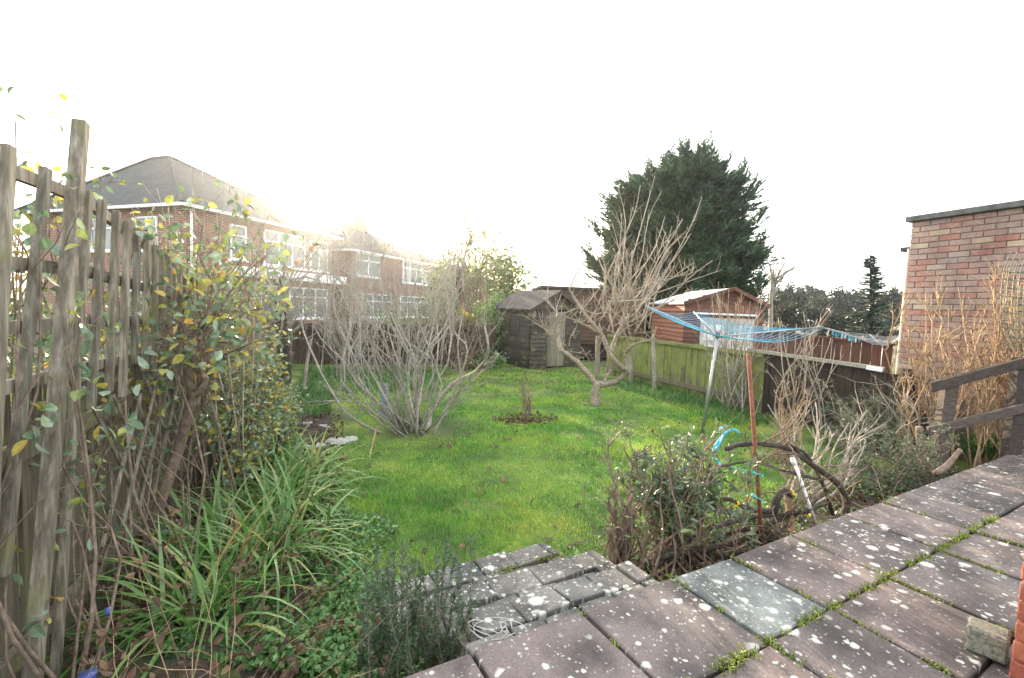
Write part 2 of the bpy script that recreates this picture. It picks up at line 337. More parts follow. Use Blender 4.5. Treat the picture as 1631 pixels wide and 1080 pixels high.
    def build(s, name, mat, parent=None, smooth=False, origin=None, bevel=0):
        me = bpy.data.meshes.new(name)
        o0 = Vector(origin) if origin is not None else Vector((0, 0, 0))
        me.from_pydata([(x-o0.x, y-o0.y, z-o0.z) for x, y, z in s.v] if origin is not None else s.v, [], s.f)
        me.materials.append(M[mat] if isinstance(mat, str) else mat)
        if smooth: me.polygons.foreach_set('use_smooth', [True]*len(me.polygons))
        ob = bpy.data.objects.new(name, me); S.collection.objects.link(ob)
        if parent is not None:
            ob.parent = parent; ob.location = o0 - (WL[parent.name])
            WL[ob.name] = o0
        else: ob.location = o0; WL[ob.name] = o0
        if bevel:
            bv = ob.modifiers.new('bevel', 'BEVEL'); bv.width = bevel; bv.segments = 1; bv.limit_method = 'ANGLE'
        return ob
WL = {}
def tag(o, label=None, cat=None, group=None, kind=None):
    for k, v in (('label', label), ('category', cat), ('group', group), ('kind', kind)):
        if v: o[k] = v
    return o
def thing(name, loc, label, cat, group=None):
    o = bpy.data.objects.new(name, None); o.empty_display_size = .1; S.collection.objects.link(o)
    o.location = loc; WL[o.name] = Vector(loc); return tag(o, label, cat, group)
def cpy(src, loc, parent, mat=None):
    c = src.copy(); S.collection.objects.link(c); c.parent = parent; c.location = Vector(loc)-WL[parent.name] if parent else loc
    WL[c.name] = Vector(loc); return c
def U(a, b): return rnd.uniform(a, b)
def rdir(): 
    v = Vector((rnd.gauss(0, 1), rnd.gauss(0, 1), rnd.gauss(0, 1))); return v.normalized()
def grow(mb, p, d, L, r, depth_=2, segs=5, wig=.25, up=.12, kids=4, kidlen=.5, spread=.9, n=4, tips=None, kidstart=.3):
    """one wandering tapered branch with side branches; tips collects (point, direction)"""
    p = Vector(p); d = Vector(d).normalized(); pts = [p.copy()]; rad = [r]; dirs = [d.copy()]
    for i in range(segs):
        d = (d+rdir()*wig+Vector((0, 0, up))).normalized(); p = p+d*L/segs; pts.append(p.copy())
        rad.append(r*(1-.75*(i+1)/segs)); dirs.append(d.copy())
    mb.tube(pts, rad, n if r > .004 else 3, cap=False)
    if tips is not None: tips.extend(list(zip(pts, dirs))[1:] if depth_ == 0 else [(pts[-1], dirs[-1])])
    if depth_ > 0:
        for k in range(kids):
            t = U(kidstart, .97)*segs; i = int(t); q = pts[i].lerp(pts[min(i+1, segs)], t-i)
            kd = (dirs[i]+rdir()*spread).normalized()
            grow(mb, q, kd, L*kidlen*U(.6, 1.2)*(1-.4*t/segs), max(.0012, rad[i]*.55), depth_-1, max(3, segs-1), wig, up, max(2, kids-1), kidlen, spread, n, tips, kidstart)
    return pts
def limb(mb, pts, r0, r1, n=6, sub=3, jit=.0):
    """smooth tube through control points (Catmull-Rom)"""
    pts = [Vector(p) for p in pts]; out = []
    for i in range(len(pts)-1):
        p0 = pts[max(i-1, 0)]; p1 = pts[i]; p2 = pts[i+1]; p3 = pts[min(i+2, len(pts)-1)]
        for k in range(sub):
            t = k/sub; q = .5*((2*p1)+(p2-p0)*t+(2*p0-5*p1+4*p2-p3)*t*t+(3*p1-p0-3*p2+p3)*t**3)
            out.append(q+rdir()*jit)
    out.append(pts[-1]); k = len(out)-1
    mb.tube(out, [(r0+(r1-r0)*i/k)*(1+(U(-.12, .12) if jit else 0)) for i in range(k+1)], n); return out

# ================================================================== SETTING
def hn(x, y): return .035*math.sin(x*1.3+.7)*math.sin(y*.9+.2)+.02*math.sin(x*3.1+y*2.3)+.012*math.sin(x*7.3-y*5.1)
def sheet(name, x0, x1, y0, y1, nx, ny, zf, mat):
    mb = MB()
    for j in range(ny+1):
        for i in range(nx+1):
            x = x0+(x1-x0)*i/nx; y = y0+(y1-y0)*j/ny; mb.v.append((x, y, zf(x, y)))
    mb.f = [(j*(nx+1)+i, j*(nx+1)+i+1, (j+1)*(nx+1)+i+1, (j+1)*(nx+1)+i) for j in range(ny) for i in range(nx)]
    return tag(mb.build(name, mat, smooth=True), kind='structure')
sheet('ground', -600, 900, -300, 1200, 60, 60, lambda x, y: -.09-(.004*max(0, x-14) if x > 14 else 0), 'field')
def lawn_z(x, y):
    """lawn height: gently uneven, lifting at the bed on the left"""
    z = hn(x, y)*.6+.02
    if x < .1: z += .16*min(1, (.1-x)/.6)*max(0, min(1, (6-y)/3))
    return z
sheet('lawn', -1.5, 7.4, 1.2, 13.4, 130, 170, lawn_z, 'lawn_floor')

sheet('flower_bed', -1.5, -.12, 1.2, 7.2, 40, 120, lambda x, y: lawn_z(x, y)+.012+.02*math.sin(x*17+y*9)*math.sin(y*13)-(.05 if x > -.16+.08*math.sin(y*2.3) else 0), 'soil')
# ---- patio: one bed of concrete with single flags on it
PZ = .4; PA = R(10.2)
pe = Vector((math.cos(PA), math.sin(PA), 0)); pn = Vector((-math.sin(PA), math.cos(PA), 0))
p0 = onz(930, 978, PZ); p0 = p0-pe*p0.dot(pe)       # foot of the edge line
def pat(s, t, z=PZ): q = p0+pe*s-pn*t; return Vector((q.x, q.y, z))     # s along the edge, t back from it
mb = MB(); a = pat(3.2, 1.66, .17)
mb.obox(a, pe*4.6, pn*1.6, Vector((0, 0, .175)))
patio = tag(mb.build('patio', 'mortar'), kind='structure')
sj = [-1.35, -.85, -.3, .22]
sj += [onz(930, 978, PZ).dot(pe), onz(1085, 930, PZ).dot(pe), onz(1178, 893, PZ).dot(pe), onz(1262, 853, PZ).dot(pe), onz(1350, 822, PZ).dot(pe)]
sj[3] = onz(753, 1040, PZ).dot(pe)
while sj[-1] < 7.6: sj.append(sj[-1]+U(.5, .62))
tj = [-.03, .47, .93, 1.5, 2.1, 2.7]
for j in range(len(tj)-1):
    for i in range(len(sj)-1):
        s0, s1 = sj[i]+.007, sj[i+1]-.007; t0, t1 = tj[j]+.007, tj[j+1]-.007
        c = pat((s0+s1)/2, (t0+t1)/2, PZ-.022+U(-.003, .003)); mb = MB()
        tilt = U(-.006, .006); tl2 = U(-.006, .006)
        mb.obox(c, pe*(s1-s0)/2+Vector((0, 0, tilt)), pn*(t1-t0)/2+Vector((0, 0, tl2)), Vector((0, 0, .022)))
        o = mb.build('slab', 'slab_grey' if (j == 0 and i == 5) else 'slab', patio, origin=c, bevel=.006)
        if j == 0 and i == 5: o['label'] = 'pale grey flagstone crowded with lichen spots'
_pb = lambda s, t: pat(s, t, 0)
mbb = MB(); NX, NY = 90, 12
for j in range(NY+1):
    for i in range(NX+1):
        q = pat(1.7+5.2*i/NX, -.62*j/NY-.0); mbb.v.append((q.x, q.y, lawn_z(q.x, q.y)+.10*(1-j/NY)+.012+.015*math.sin(q.x*19+q.y*7)))
mbb.f = [(j*(NX+1)+i, j*(NX+1)+i+1, (j+1)*(NX+1)+i+1, (j+1)*(NX+1)+i) for j in range(NY) for i in range(NX)]
tag(mbb.build('border_bed', 'soil', smooth=True), kind='structure')
# ---- garden steps: three treads of small pavers
steps = thing('garden_steps', onz(850, 940, .1), 'worn paver steps with white lichen leading from patio to lawn', 'steps')
tiers = [(.30, .0, .36, .78, 1.86, .21), (.2, .345, .70, .76, 1.9, .25), (.1, .685, 1.06, .62, 1.78, .26)]
for z, d0, d1, sa, sb, wd in tiers:
    mb = MB(); c = pat((sa+sb)/2, -(d0+d1)/2, z/2-.035)
    mb.obox(c, pe*((sb-sa)/2-.02), pn*((d1-d0)/2-.012), Vector((0, 0, z/2-.01))); mb.build('riser', 'mortar', steps)
    rows = 2 if d1-d0 > .25 else 1
    for rr in range(rows):
        s = sa+(.09 if rr else 0)
        t0 = d0+(d1-d0)*rr/rows; t1 = d0+(d1-d0)*(rr+1)/rows
        if rr:
            pass
        while s < sb-.05:
            w_ = wd*U(.85, 1.2); e_ = min(s+w_, sb)
            c = pat((s+e_)/2, -(t0+t1)/2, z-.02+U(-.008, .008)); mb = MB()
            an = U(-.025, .025)
            mb.obox(c, (pe*math.cos(an)+pn*math.sin(an))*((e_-s)/2-.004)+Vector((0, 0, U(-.006, .006))), (pn*math.cos(an)-pe*math.sin(an))*((t1-t0)/2-.003)+Vector((0, 0, U(-.012, .004))), Vector((0, 0, .025)))
            mb.build('paver', 'paver', steps, origin=c, bevel=.005); s = e_
# ---- brick pillar and concrete block at the right front
pc = onz(1605, 1082, PZ); pil = thing('brick_pillar', pc, 'red brick pillar at the edge of the patio', 'pillar')
px0 = pc+pe*.06-pn*.165; mbm = MB()
mbm.obox(px0+pe*.17+pn*.0+Vector((0, 0, .6)), pe*.158, pn*.158, Vector((0, 0, .6))); mbm.build('mortar_core', 'mortar', pil)
k = 0
bm1 = MB(); bm1.box(-.1075, .1075, -.05, .05, -.0325, .0325)
proto = None
for r_ in range(16):
    for sidei, (ox, oy, ang) in enumerate(((.17, .115, 0), (.17, -.115, 0), (.055, 0, 90), (.285, 0, 90))):
        sh = .115 if r_ % 2 else -.0
        for q in (-.115, .115):
            if ang == 0: loc = px0+pe*(ox+(q if r_ % 2 == 0 else q*.98))+pn*oy
            else: continue
            z = PZ+.04+r_*.075
            loc = Vector((loc.x, loc.y, z))
            if proto is None: proto = bm1.build('brick', 'brick_red', pil, origin=None, bevel=.004); o = proto; o.location = loc-WL[pil.name]
            else: o = cpy(proto, loc, pil)
            o.rotation_euler = (0, 0, PA+U(-.01, .01))
blk = MB(); c = (onz(1535, 1035, PZ)+onz(1604, 1064, PZ))/2
bx = (onz(1604, 1064, PZ)-onz(1535, 1035, PZ)); bx.z = 0; L_ = bx.length; bx.normalize(); by = Vector((-bx.y, bx.x, 0))
cc = c+by*.058+Vector((0, 0, .052))
blk.obox(cc, bx*L_/2, by*.056, Vector((0, 0, .05)))
tag(blk.build('concrete_block', 'concrete', origin=cc, bevel=.008), 'small rough concrete block lying on the patio beside brick pillar', 'block')

# ---- left trellis fence
FX = -1.05
tf = thing('trellis_fence', (FX, 2.4, 0), 'tall weathered trellis fence of thin upright slats on the left', 'fence')
SL = [((14, 232), (-4, 600)), ((73, 268), (38, 602)), ((124, 290), (97, 560)), ((141, 305), (118, 640)), ((163, 319), (150, 560)), ((186, 336), (176, 560)), ((203, 352), (197, 560)),
      ((219, 364), (214, 560)), ((235, 380), (231, 560)), ((248, 390), (245, 560)), ((259, 402), (257, 560)), ((269, 408), (268, 560)), ((278, 418), (277, 560)), ((286, 425), (286, 560)), ((294, 432), (294, 560)), ((301, 436), (302, 560)), ((308, 442), (309, 560))]
def slat(a, b, zend, wd, th, mat, parent, name, xo=0):
    A = onX(*a, FX); B = onX(*b, FX); d = (B-A)/(B.z-A.z); Bt = A+d*(zend-A.z)
    A.x += xo; Bt.x += xo; mb = MB(); mb.bar(A, Bt, wd, th, side=(0, 1, 0)); return mb.build(name, mat, parent, origin=(A+Bt)/2, bevel=.002), A, Bt
tops = []
for i, (a, b) in enumerate(SL):
    ze = {3: .1, 1: .75, 0: .7, 2: 1.2}.get(i, U(1.15, 1.35))
    o, A, B = slat(a, b, ze, .036, .026, 'trellis', tf, 'slat'); tops.append(A)
slat((109, 191), (79, 520), -.05, .042, .045, 'trellis', tf, 'post', .04)
# extra slats towards the camera, out of frame
for zz, z1 in ((2.09, 1.75), (1.78, 1.62), (1.56, 1.45), (1.36, 1.30)):
    mb = MB(); mb.bar((FX-.03, 1.5, zz), (FX-.03, 2.55, zz), .045, .025, side=(0, 0, 1)); mb.build('rail', 'trellis', tf, origin=(FX-.03, 2, zz))
    mb = MB(); mb.bar((FX-.03, 2.552, zz-.0), (FX-.03, 4.3, z1), .045, .025, side=(0, 0, 1)); mb.build('rail', 'trellis', tf, origin=(FX-.03, 3.4, zz))
# close boards behind the trellis
cb = thing('board_fence', (FX-.12, 3, 0), 'low mossy board fence behind the trellis slats', 'fence')
bmesh_ = MB(); bmesh_.box(-.008, .008, -.036, .036, -.66, .66); proto = None; y = 1.3
while y < 12.6:
    loc = Vector((FX-.1-.01*(int(y*10) % 2)-.012*max(0, y-4), y, .66+U(-.02, .02)))
    if proto is None:
        proto = bmesh_.build('board', 'board_old', cb); o = proto; o.location = loc-WL[cb.name]
    else: o = cpy(proto, loc, cb)
    o.rotation_euler = (U(-.015, .015), 0, U(-.06, .06)); y += .1 if y > 5 else U(.082, .105)
for zz in (.35, 1.1):
    mb = MB(); mb.bar((FX-.06, 1.3, zz), (FX-.16, 12.5, zz), .07, .035, side=(0, 0, 1)); mb.build('rail', 'board_old', cb, origin=(FX-.1, 7, zz))
lat = thing('diamond_lattice', (FX+.02, 3.3, 0), 'diamond lattice panel leaning on the fence below the slats', 'lattice')
for k in range(7):
    for sg in (-1, 1):
        y0 = 2.5+k*.2; z0 = .55 if sg > 0 else 1.2; ln = .62
        mb = MB(); A = Vector((FX+.012*sg+.02, y0, z0)); B = A+Vector((0, ln*.72, sg*ln*.98)); mb.bar(A, B, .022, .008, side=(0, 1, 0))
        mb.build('lath', 'trellis', lat, origin=(A+B)/2)
# ---- back fence
bf = thing('back_fence', (1.2, 12.9, 0), 'dark board fence across the back of the garden left of the shed', 'fence')
bmb = MB(); bmb.box(-.07, .07, -.009, .009, -.68, .68); proto = None; x = -1.3
while x < 4.0:
    loc = Vector((x, 12.75+.015*(int(x*10) % 2), .42+U(-.03, .03)))
    if proto is None: proto = bmb.build('board', 'board_dark', bf); o = proto; o.location = loc-WL[bf.name]
    else: o = cpy(proto, loc, bf)
    o.rotation_euler = (0, U(-.012, .012), U(-.05, .05)); x += .145
mb = MB(); mb.bar((-1.3, 12.71, .9), (4, 12.71, .9), .08, .04, side=(0, 0, 1)); mb.build('rail', 'board_dark', bf)

# ---- right fence
A0 = Vector((6.5, 10.6, 0)); B0 = Vector((7.0, 3.4, 0)); fd = (B0-A0).normalized(); fn = Vector((fd.y, -fd.x, 0))
if fn.x > 0: fn = -fn
def fpt(px, py): return onplane(px, py, A0, fn)
def ftop(s):   # height of the top from three sighted points
    pts = [((fpt(1060, 543)-A0).dot(fd), fpt(1060, 543).z), ((fpt(1200, 560)-A0).dot(fd), fpt(1200, 560).z), ((fpt(1280, 570)-A0).dot(fd), fpt(1280, 570).z), ((fpt(1440, 598)-A0).dot(fd), fpt(1440, 598).z)]
    if s <= pts[0][0]: return pts[0][1]
    for (a, za), (b, zb) in zip(pts, pts[1:]):
        if s <= b: return za+(zb-za)*(s-a)/(b-a)
    return pts[-1][1]
LEN = (B0-A0).length; SPL = (fpt(1215, 600)-A0).dot(fd)
fm = thing('mossy_fence', A0, 'green mossy board fence behind the pear tree and washing line', 'fence')
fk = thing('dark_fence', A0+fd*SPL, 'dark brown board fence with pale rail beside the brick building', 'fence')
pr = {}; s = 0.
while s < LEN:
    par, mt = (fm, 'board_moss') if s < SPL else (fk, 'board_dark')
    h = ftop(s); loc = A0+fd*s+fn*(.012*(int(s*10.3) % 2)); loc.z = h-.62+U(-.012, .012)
    if mt not in pr:
        mb = MB(); mb.obox((0, 0, 0), (0, .055, 0), (.009, 0, 0), (0, 0, .62)); o = mb.build('board', mt, par); o.location = loc-WL[par.name]; pr[mt] = o
    else: o = cpy(pr[mt], loc, par)
    o.rotation_euler = (U(-.012, .012), 0, math.atan2(fd.y, fd.x)+math.pi/2+U(-.06, .06)); s += .108
mb = MB(); a = A0+fn*.05; b = A0+fd*SPL+fn*.05; mb.bar(a+Vector((0, 0, ftop(0)-.03)), b+Vector((0, 0, ftop(SPL)-.05)), .06, .03, side=(0, 0, 1)); mb.build('rail', 'board_moss', fm, origin=(a+b)/2)
mb = MB(); mb.bar(a+Vector((0, 0, .22)), b+Vector((0, 0, .2)), .09, .03, side=(0, 0, 1)); mb.build('gravel_board', 'board_old', fm, origin=(a+b)/2)
a = fpt(1195, 557)+fn*.05; b = fpt(1412, 588)+fn*.05; mb = MB(); mb.bar(a, b, .055, .04, side=(0, 0, 1)); mb.build('rail', 'pale_wood', fk, origin=(a+b)/2)
mb = MB(); mb.bar(fpt(1385, 585)+fn*.074, fpt(1411, 589)+fn*.074, .06, .008, side=(0, 0, 1)); mb.build('rail_end', 'white', fk)
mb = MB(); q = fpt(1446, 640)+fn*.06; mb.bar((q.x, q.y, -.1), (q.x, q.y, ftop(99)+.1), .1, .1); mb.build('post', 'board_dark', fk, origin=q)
# old posts standing in front of it
for (px, py, top, lab) in ((1005, 612, 565, 'short pale post left of the mossy fence'), (1042, 624, 537, 'rough grey post just in front of the mossy fence')):
    q = onz(px, py, .0); t = dep(px-2, top, depth(q)); mb = MB(); limb(mb, [q, q.lerp(t, .5)+Vector((.01, 0, 0)), t], .05, .042, 7, 3, .004)
    tag(mb.build('wooden_post', 'bark_grey', origin=q), lab, 'post', 'old posts by the mossy fence')

# ---- brick building at the right
WX = 7.3
bb = thing('brick_building', (WX, 3.5, 0), 'flat roofed brick building with concrete coping behind the right fence', 'building')
yf = onX(1452, 356, WX).y; ztop = onX(1452, 354, WX).z
mb = MB(); mb.box(WX+.012, WX+3.4, 0.2, yf-.012, -.1, ztop-.03); wall = mb.build('wall', 'mortar', bb)
bmb = MB(); bmb.box(-.051, .0, -.1075, .1075, -.0325, .0325); bmh = MB(); bmh.box(-.051, .0, -.05, .05, -.0325, .0325)
zrow = ztop-.0375; r_ = 0; pb = None; phh = None
WL[wall.name] = Vector((0, 0, 0)); wall_org = Vector((0, 0, 0))
while zrow > .72:
    y = yf-(.0 if r_ % 2 == 0 else .1125)
    if r_ % 2:
        loc = Vector((WX+.05, yf-.052, zrow))
        if phh is None: phh = bmh.build('brick', 'brick', wall, bevel=.003); o = phh; o.location = loc
        else: o = phh.copy(); S.collection.objects.link(o); o.parent = wall; o.location = loc
    while y > 2.35:
        loc = Vector((WX+.05+U(-.003, .002), y-.1125, zrow))
        if pb is None: pb = bmb.build('brick', 'brick', wall, bevel=.003); o = pb; o.location = loc
        else: o = pb.copy(); S.collection.objects.link(o); o.parent = wall; o.location = loc
        y -= .225
    zrow -= .075; r_ += 1
wall.matrix_parent_inverse = Matrix()
mb = MB(); mb.box(WX-.06, WX+3.5, .1, yf+.05, ztop+.0, ztop+.075); mb.build('coping', 'coping', bb, bevel=.008)
g = onX(1448, 396, WX); mb = MB(); mb.box(WX+.02, WX+2, yf+.01, yf+.13, g.z-.03, g.z+.03); mb.build('gutter', 'black', bb, bevel=.01)
mb = MB(); mb.tube([(WX+.03, yf+.02, g.z), (WX+.03, yf+.02, .3)], .016, 8); mb.build('downpipe', 'pipe', bb)

# ---- garden shed
sc = onz(842, 588, .0); sa_ = R(13); sf = Vector((math.cos(sa_), math.sin(sa_), 0)); ss = Vector((-math.sin(sa_), math.cos(sa_), 0))
SW, SLN, SE, SR = 1.82, 1.95, 1.7, 2.18
shed = thing('garden_shed', sc, 'weathered lapped timber garden shed with plank door at the garden end', 'shed')
def sp(x, y, z): q = sc+sf*x+ss*y; return Vector((q.x, q.y, z))
mb = MB(); mb.v = [sp(.03, .03, 0), sp(SW-.03, .03, 0), sp(SW-.03, SLN, 0), sp(.03, SLN, 0), sp(.03, .03, SE), sp(SW-.03, .03, SE), sp(SW-.03, SLN, SE), sp(.03, SLN, SE), sp(SW/2, .03, SR-.02), sp(SW/2, SLN, SR-.02)]
mb.f = [(0, 1, 5, 8, 4), (1, 2, 6, 5), (2, 3, 7, 9, 6), (3, 0, 4, 7), (4, 8, 9, 7), (8, 5, 6, 9)]
mb.v = [tuple(v) for v in mb.v]; mb.build('carcass', 'board_dark', shed)
def lap(x0, x1, y0, y1, z, front=True):
    mb = MB(); a = sp(x0, y0, z); b = sp(x1, y1, z); nrm = -ss if front else -sf
    if front: a += nrm*.01; b += nrm*.01
    else: a += nrm*.01; b += nrm*.01
    dn = (nrm*.5+Vector((0, 0, 0))).normalized()
    mb.obox((a+b)/2, (b-a)/2, nrm*.009+Vector((0, 0, .0)), Vector((0, 0, .062))-nrm*.012)
    o = mb.build('lap_board', 'board_shed', shed, origin=(a+b)/2); return o
z = .08; D0, D1 = .6, 1.2
while z < SR-.1:
    if z < SE: x0, x1 = .0, SW
    else: k = (z+.05-SE)/(SR-SE); x0, x1 = SW/2*k, SW-SW/2*k
    if z < 1.62:
        lap(x0, D0-.04, 0, 0, z); lap(D1+.04, x1, 0, 0, z)
        if .85 < z < 1.5: lap(0, 0, .02, .5, z, False); lap(0, 0, 1.0, SLN, z, False)
        else: lap(0, 0, .02, SLN, z, False)
    elif x1-x0 > .1: lap(x0, x1, 0, 0, z)
    z += .118
ds = []
for i in range(5):
    x0 = D0+.12*i; mb = MB(); mb.obox(sp(x0+.06, -.012, .83), sf*.058, ss*.012, Vector((0, 0, .77))); ds.append(mb)
door = ds[0].build('door', 'door_wood', shed, origin=sp(D0+.06, 0, .83))
for m_ in ds[1:]: m_.build('plank', 'door_wood', door, origin=sp(D0+.3, 0, .83)+sf*U(-.01, .01))
mb = MB(); mb.obox(sp(D1-.06, -.03, .85), sf*.015, ss*.012, Vector((0, 0, .04))); mb.build('latch', 'black', door)
for x_ in (D0-.02, D1+.02): mb = MB(); mb.obox(sp(x_, -.018, .83), sf*.02, ss*.016, Vector((0, 0, .8))); mb.build('door_frame', 'board_shed', shed)
mb = MB(); mb.obox(sp(-.012, .75, 1.17), ss*.24, sf*.008, Vector((0, 0, .3))); wn = mb.build('window', 'black', shed)
for yy in (.5, .75, 1.0): mb = MB(); mb.obox(sp(-.025, yy, 1.17), ss*.018, sf*.01, Vector((0, 0, .32))); mb.build('frame', 'board_dark', wn)
for sg in (0, 1):
    e = sp(-.12 if not sg else SW+.12, SLN/2, SE-.07); rg = sp(SW/2, SLN/2, SR+.02); mb = MB()
    mb.obox((e+rg)/2, (rg-e)/2, ss*(SLN/2+.14), Vector((0, 0, .016))); mb.build('roof_slope', 'felt', shed, origin=(e+rg)/2)
    a = sp(-.12 if not sg else SW+.12, -.15, SE-.11); b = sp(SW/2, -.15, SR-.03); mb = MB(); mb.bar(a, b, .1, .02, side=(0, 0, 1)); mb.build('barge_board', 'board_dark', shed, origin=(a+b)/2)
q = dep(849, 500, depth(sp(.1, -.1, 1.5))); bxh = thing('bird_box', q, 'small pitched wooden bird box hanging on the shed corner', 'bird box')
mb = MB(); mb.obox(q, sf*.06, ss*.06, Vector((0, 0, .09))); o = mb.build('body', 'door_wood', bxh)
for sg in (-1, 1):
    mb = MB(); mb.obox(q+sf*.045*sg+Vector((0, 0, .115)), sf*.055*sg+Vector((0, 0, -.03)), ss*.085, Vector((0, 0, .008))); mb.build('roof', 'felt', bxh)
mb = MB(); mb.tube([q-ss*.0601+Vector((0, 0, .03)), q-ss*.066+Vector((0, 0, .03))], .017, 8); mb.build('hole_shade_disc', 'black', bxh)  # solid black disc, its colour stands in for the shade inside a hole

# ---- lapped sheds beyond the fence
def box_shed(nm, lab, pxl, pxr, ytop, Zl, Zr, dpt, mat, roofmat, h0=-.1):
    A = dep(pxl, ytop, Zl); B = dep(pxr, ytop, Zr); zt = (A.z+B.z)/2; A.z = B.z = 0
    d = (B-A).normalized(); nb = Vector((-d.y, d.x, 0)); t = thing(nm, A, lab, 'shed')
    L = (B-A).length
    mb = MB(); mb.obox((A+B)/2+nb*dpt/2+Vector((0, 0, zt/2-.02)), d*(L/2-.02), nb*(dpt/2-.02), Vector((0, 0, zt/2-.03))); mb.build('carcass', 'board_dark', t)
    z = .55
    while z < zt-.06:
        for (p, q, o_) in ((A, B, -nb), (A, A+nb*dpt, -d)):
            mb = MB(); mb.obox((p+q)/2+Vector((0, 0, z)), (q-p)/2, o_*.01, Vector((0, 0, .07))-o_*.015); mb.build('lap_board', mat, t, origin=(p+q)/2+Vector((0, 0, z)))
        z += .135
    mb = MB(); mb.obox((A+B)/2+nb*dpt/2+Vector((0, 0, zt+.03)), d*(L/2+.12), nb*(dpt/2+.12), Vector((0, 0, .045))); mb.build('roof', roofmat, t, bevel=.01)
    return t, A, B, d, nb, zt
box_shed('brown_shed', 'long brown lapped shed with flat dark roof behind garden shed', 866, 1030, 462, 16.2, 16.4, 3, 'board_brown', 'felt')
# cedar summer house with white doors
Z0 = 13.0
ca = dep(1092, 480, Z0); cbp = dep(1218, 484, Z0+.1); cd = Vector((cbp.x-ca.x, cbp.y-ca.y, 0)); CW = cd.length; cd.normalize(); cn = Vector((-cd.y, cd.x, 0))
ez = ca.z; rz = dep(1165, 461, Z0).z; ca.z = 0
sh2 = thing('summer_house', ca, 'red cedar summer house with white doors and pale roof beyond fence', 'summer house')
def cp(x, y, z): q = ca+cd*x+cn*y; return Vector((q.x, q.y, z))
CL = 2.6
mb = MB(); mb.v = [tuple(cp(x, y, z)) for y in (.02, CL) for x, z in ((.02, 0), (CW-.02, 0), (CW-.02, ez), (CW*.58, rz-.02), (.02, ez))]
mb.f = [(0, 1, 2, 3, 4), (9, 8, 7, 6, 5), (0, 4, 9, 5), (1, 6, 7, 2), (4, 3, 8, 9), (3, 2, 7, 8)]; mb.build('carcass', 'board_red', sh2)
z = .5
while z < rz-.05:
    if z < ez-.05:
        spans = [(0, .42), (CW-.25, CW)] if z < 1.62 else [(0, CW)]
    else:
        k = min(1, (z-ez)/(rz-ez)); spans = [(CW*.58*k, CW-(CW*.42)*k)] if k < .75 else []
    for x0, x1 in spans:
        mb = MB(); mb.obox(cp((x0+x1)/2, -.005, z), cd*(x1-x0)/2, cn*.01, Vector((0, 0, .06))+cn*.012); mb.build('lap_board', 'board_red', sh2, origin=cp((x0+x1)/2, 0, z))
    if z < ez-.05:
        mb = MB(); mb.obox(cp(-.005, CL/2, z), cn*CL/2, cd*.01, Vector((0, 0, .06))+cd*.012); mb.build('lap_board', 'board_red_sunlit', sh2, origin=cp(0, CL/2, z))  # left side gets the boards with sunlight in their colour
    z += .12
for i, (x0, x1) in enumerate(((.46, .46+(CW-.75)/2), (.48+(CW-.75)/2, CW-.27))):
    mb = MB(); mb.obox(cp((x0+x1)/2, -.02, .85), cd*(x1-x0)/2, cn*.02, Vector((0, 0, .76))); dr = mb.build('door', 'whitewood', sh2, origin=cp((x0+x1)/2, 0, .85))
    for zz in (.62, 1.2):
        mb = MB(); mb.obox(cp((x0+x1)/2, -.043, zz), cd*((x1-x0)/2-.09), cn*.005, Vector((0, 0, .22))); mb.build('panel', 'curtain', dr)
mb = MB(); mb.obox(cp(CW*.5, -.05, 1.72), cd*(CW*.4), cn*.03, Vector((0, 0, .025))); mb.build('lintel', 'white', sh2)
for a, b, mt in ((cp(-.1, 0, ez-.06), cp(CW*.58, 0, rz+.02), 'whitewood'), (cp(CW+.1, 0, ez-.06), cp(CW*.58, 0, rz+.02), 'felt')):
    c = (a+b)/2+cn*CL/2; mb = MB(); mb.obox(c, (b-a)/2, cn*(CL/2+.12), Vector((0, 0, .02))); mb.build('roof_slope', mt, sh2, origin=c)
    mb = MB(); mb.bar(a-cn*.13, b-cn*.13, .1, .02, side=(0, 0, 1)); mb.build('barge_board', 'board_red', sh2, origin=(a+b)/2)
# neighbour's red brown fence further right
A = dep(1210, 528, 9.5); B = dep(1432, 552, 7.9); nf = thing('neighbour_fence', (A.x, A.y, 0), 'reddish brown board fence beyond the dark fence under the second airer', 'fence')
n_ = int((B-A).length/.14); pr1 = None
for i in range(n_):
    q = A.lerp(B, i/n_); q.z = q.z-.6
    if pr1 is None:
        mb = MB(); mb.obox((0, 0, 0), (.068, 0, 0), (0, .009, 0), (0, 0, .6)); pr1 = mb.build('board', 'board_red', nf); o = pr1; o.location = q-WL[nf.name]
    else: o = cpy(pr1, q, nf)
    o.rotation_euler = (0, 0, math.atan2(B.y-A.y, B.x-A.x)+U(-.04, .04))
mb = MB(); mb.bar(A+Vector((0, 0, .02)), B+Vector((0, 0, .02)), .04, .07, side=(0, 0, 1)); mb.build('capping', 'board_red', nf, origin=(A+B)/2)

# ---- handrail at the right of the patio
hr = thing('wooden_handrail', onz(1490, 728, .3), 'dark wooden handrail with two sloping rails at the patio end', 'handrail')
HZ = 4.75
def bar(t, name, a, b, wd, th, mat, side=(0, 0, 1)):
    mb = MB(); mb.bar(a, b, wd, th, side=side); return mb.build(name, mat, t, origin=(a+b)/2, bevel=.006)
bar(hr, 'top_rail', dep(1482, 617, HZ), dep(1720, 554, HZ-.1), .1, .045, 'rail_wood')
bar(hr, 'lower_rail', dep(1478, 687, HZ), dep(1720, 628, HZ-.1), .09, .04, 'rail_wood')
bar(hr, 'post', dep(1512, 610, HZ+.06), dep(1489, 775, HZ+.06), .13, .09, 'rail_wood', side=RT)
bar(hr, 'post', dep(1628, 570, HZ), dep(1606, 760, HZ), .13, .09, 'rail_wood', side=RT)

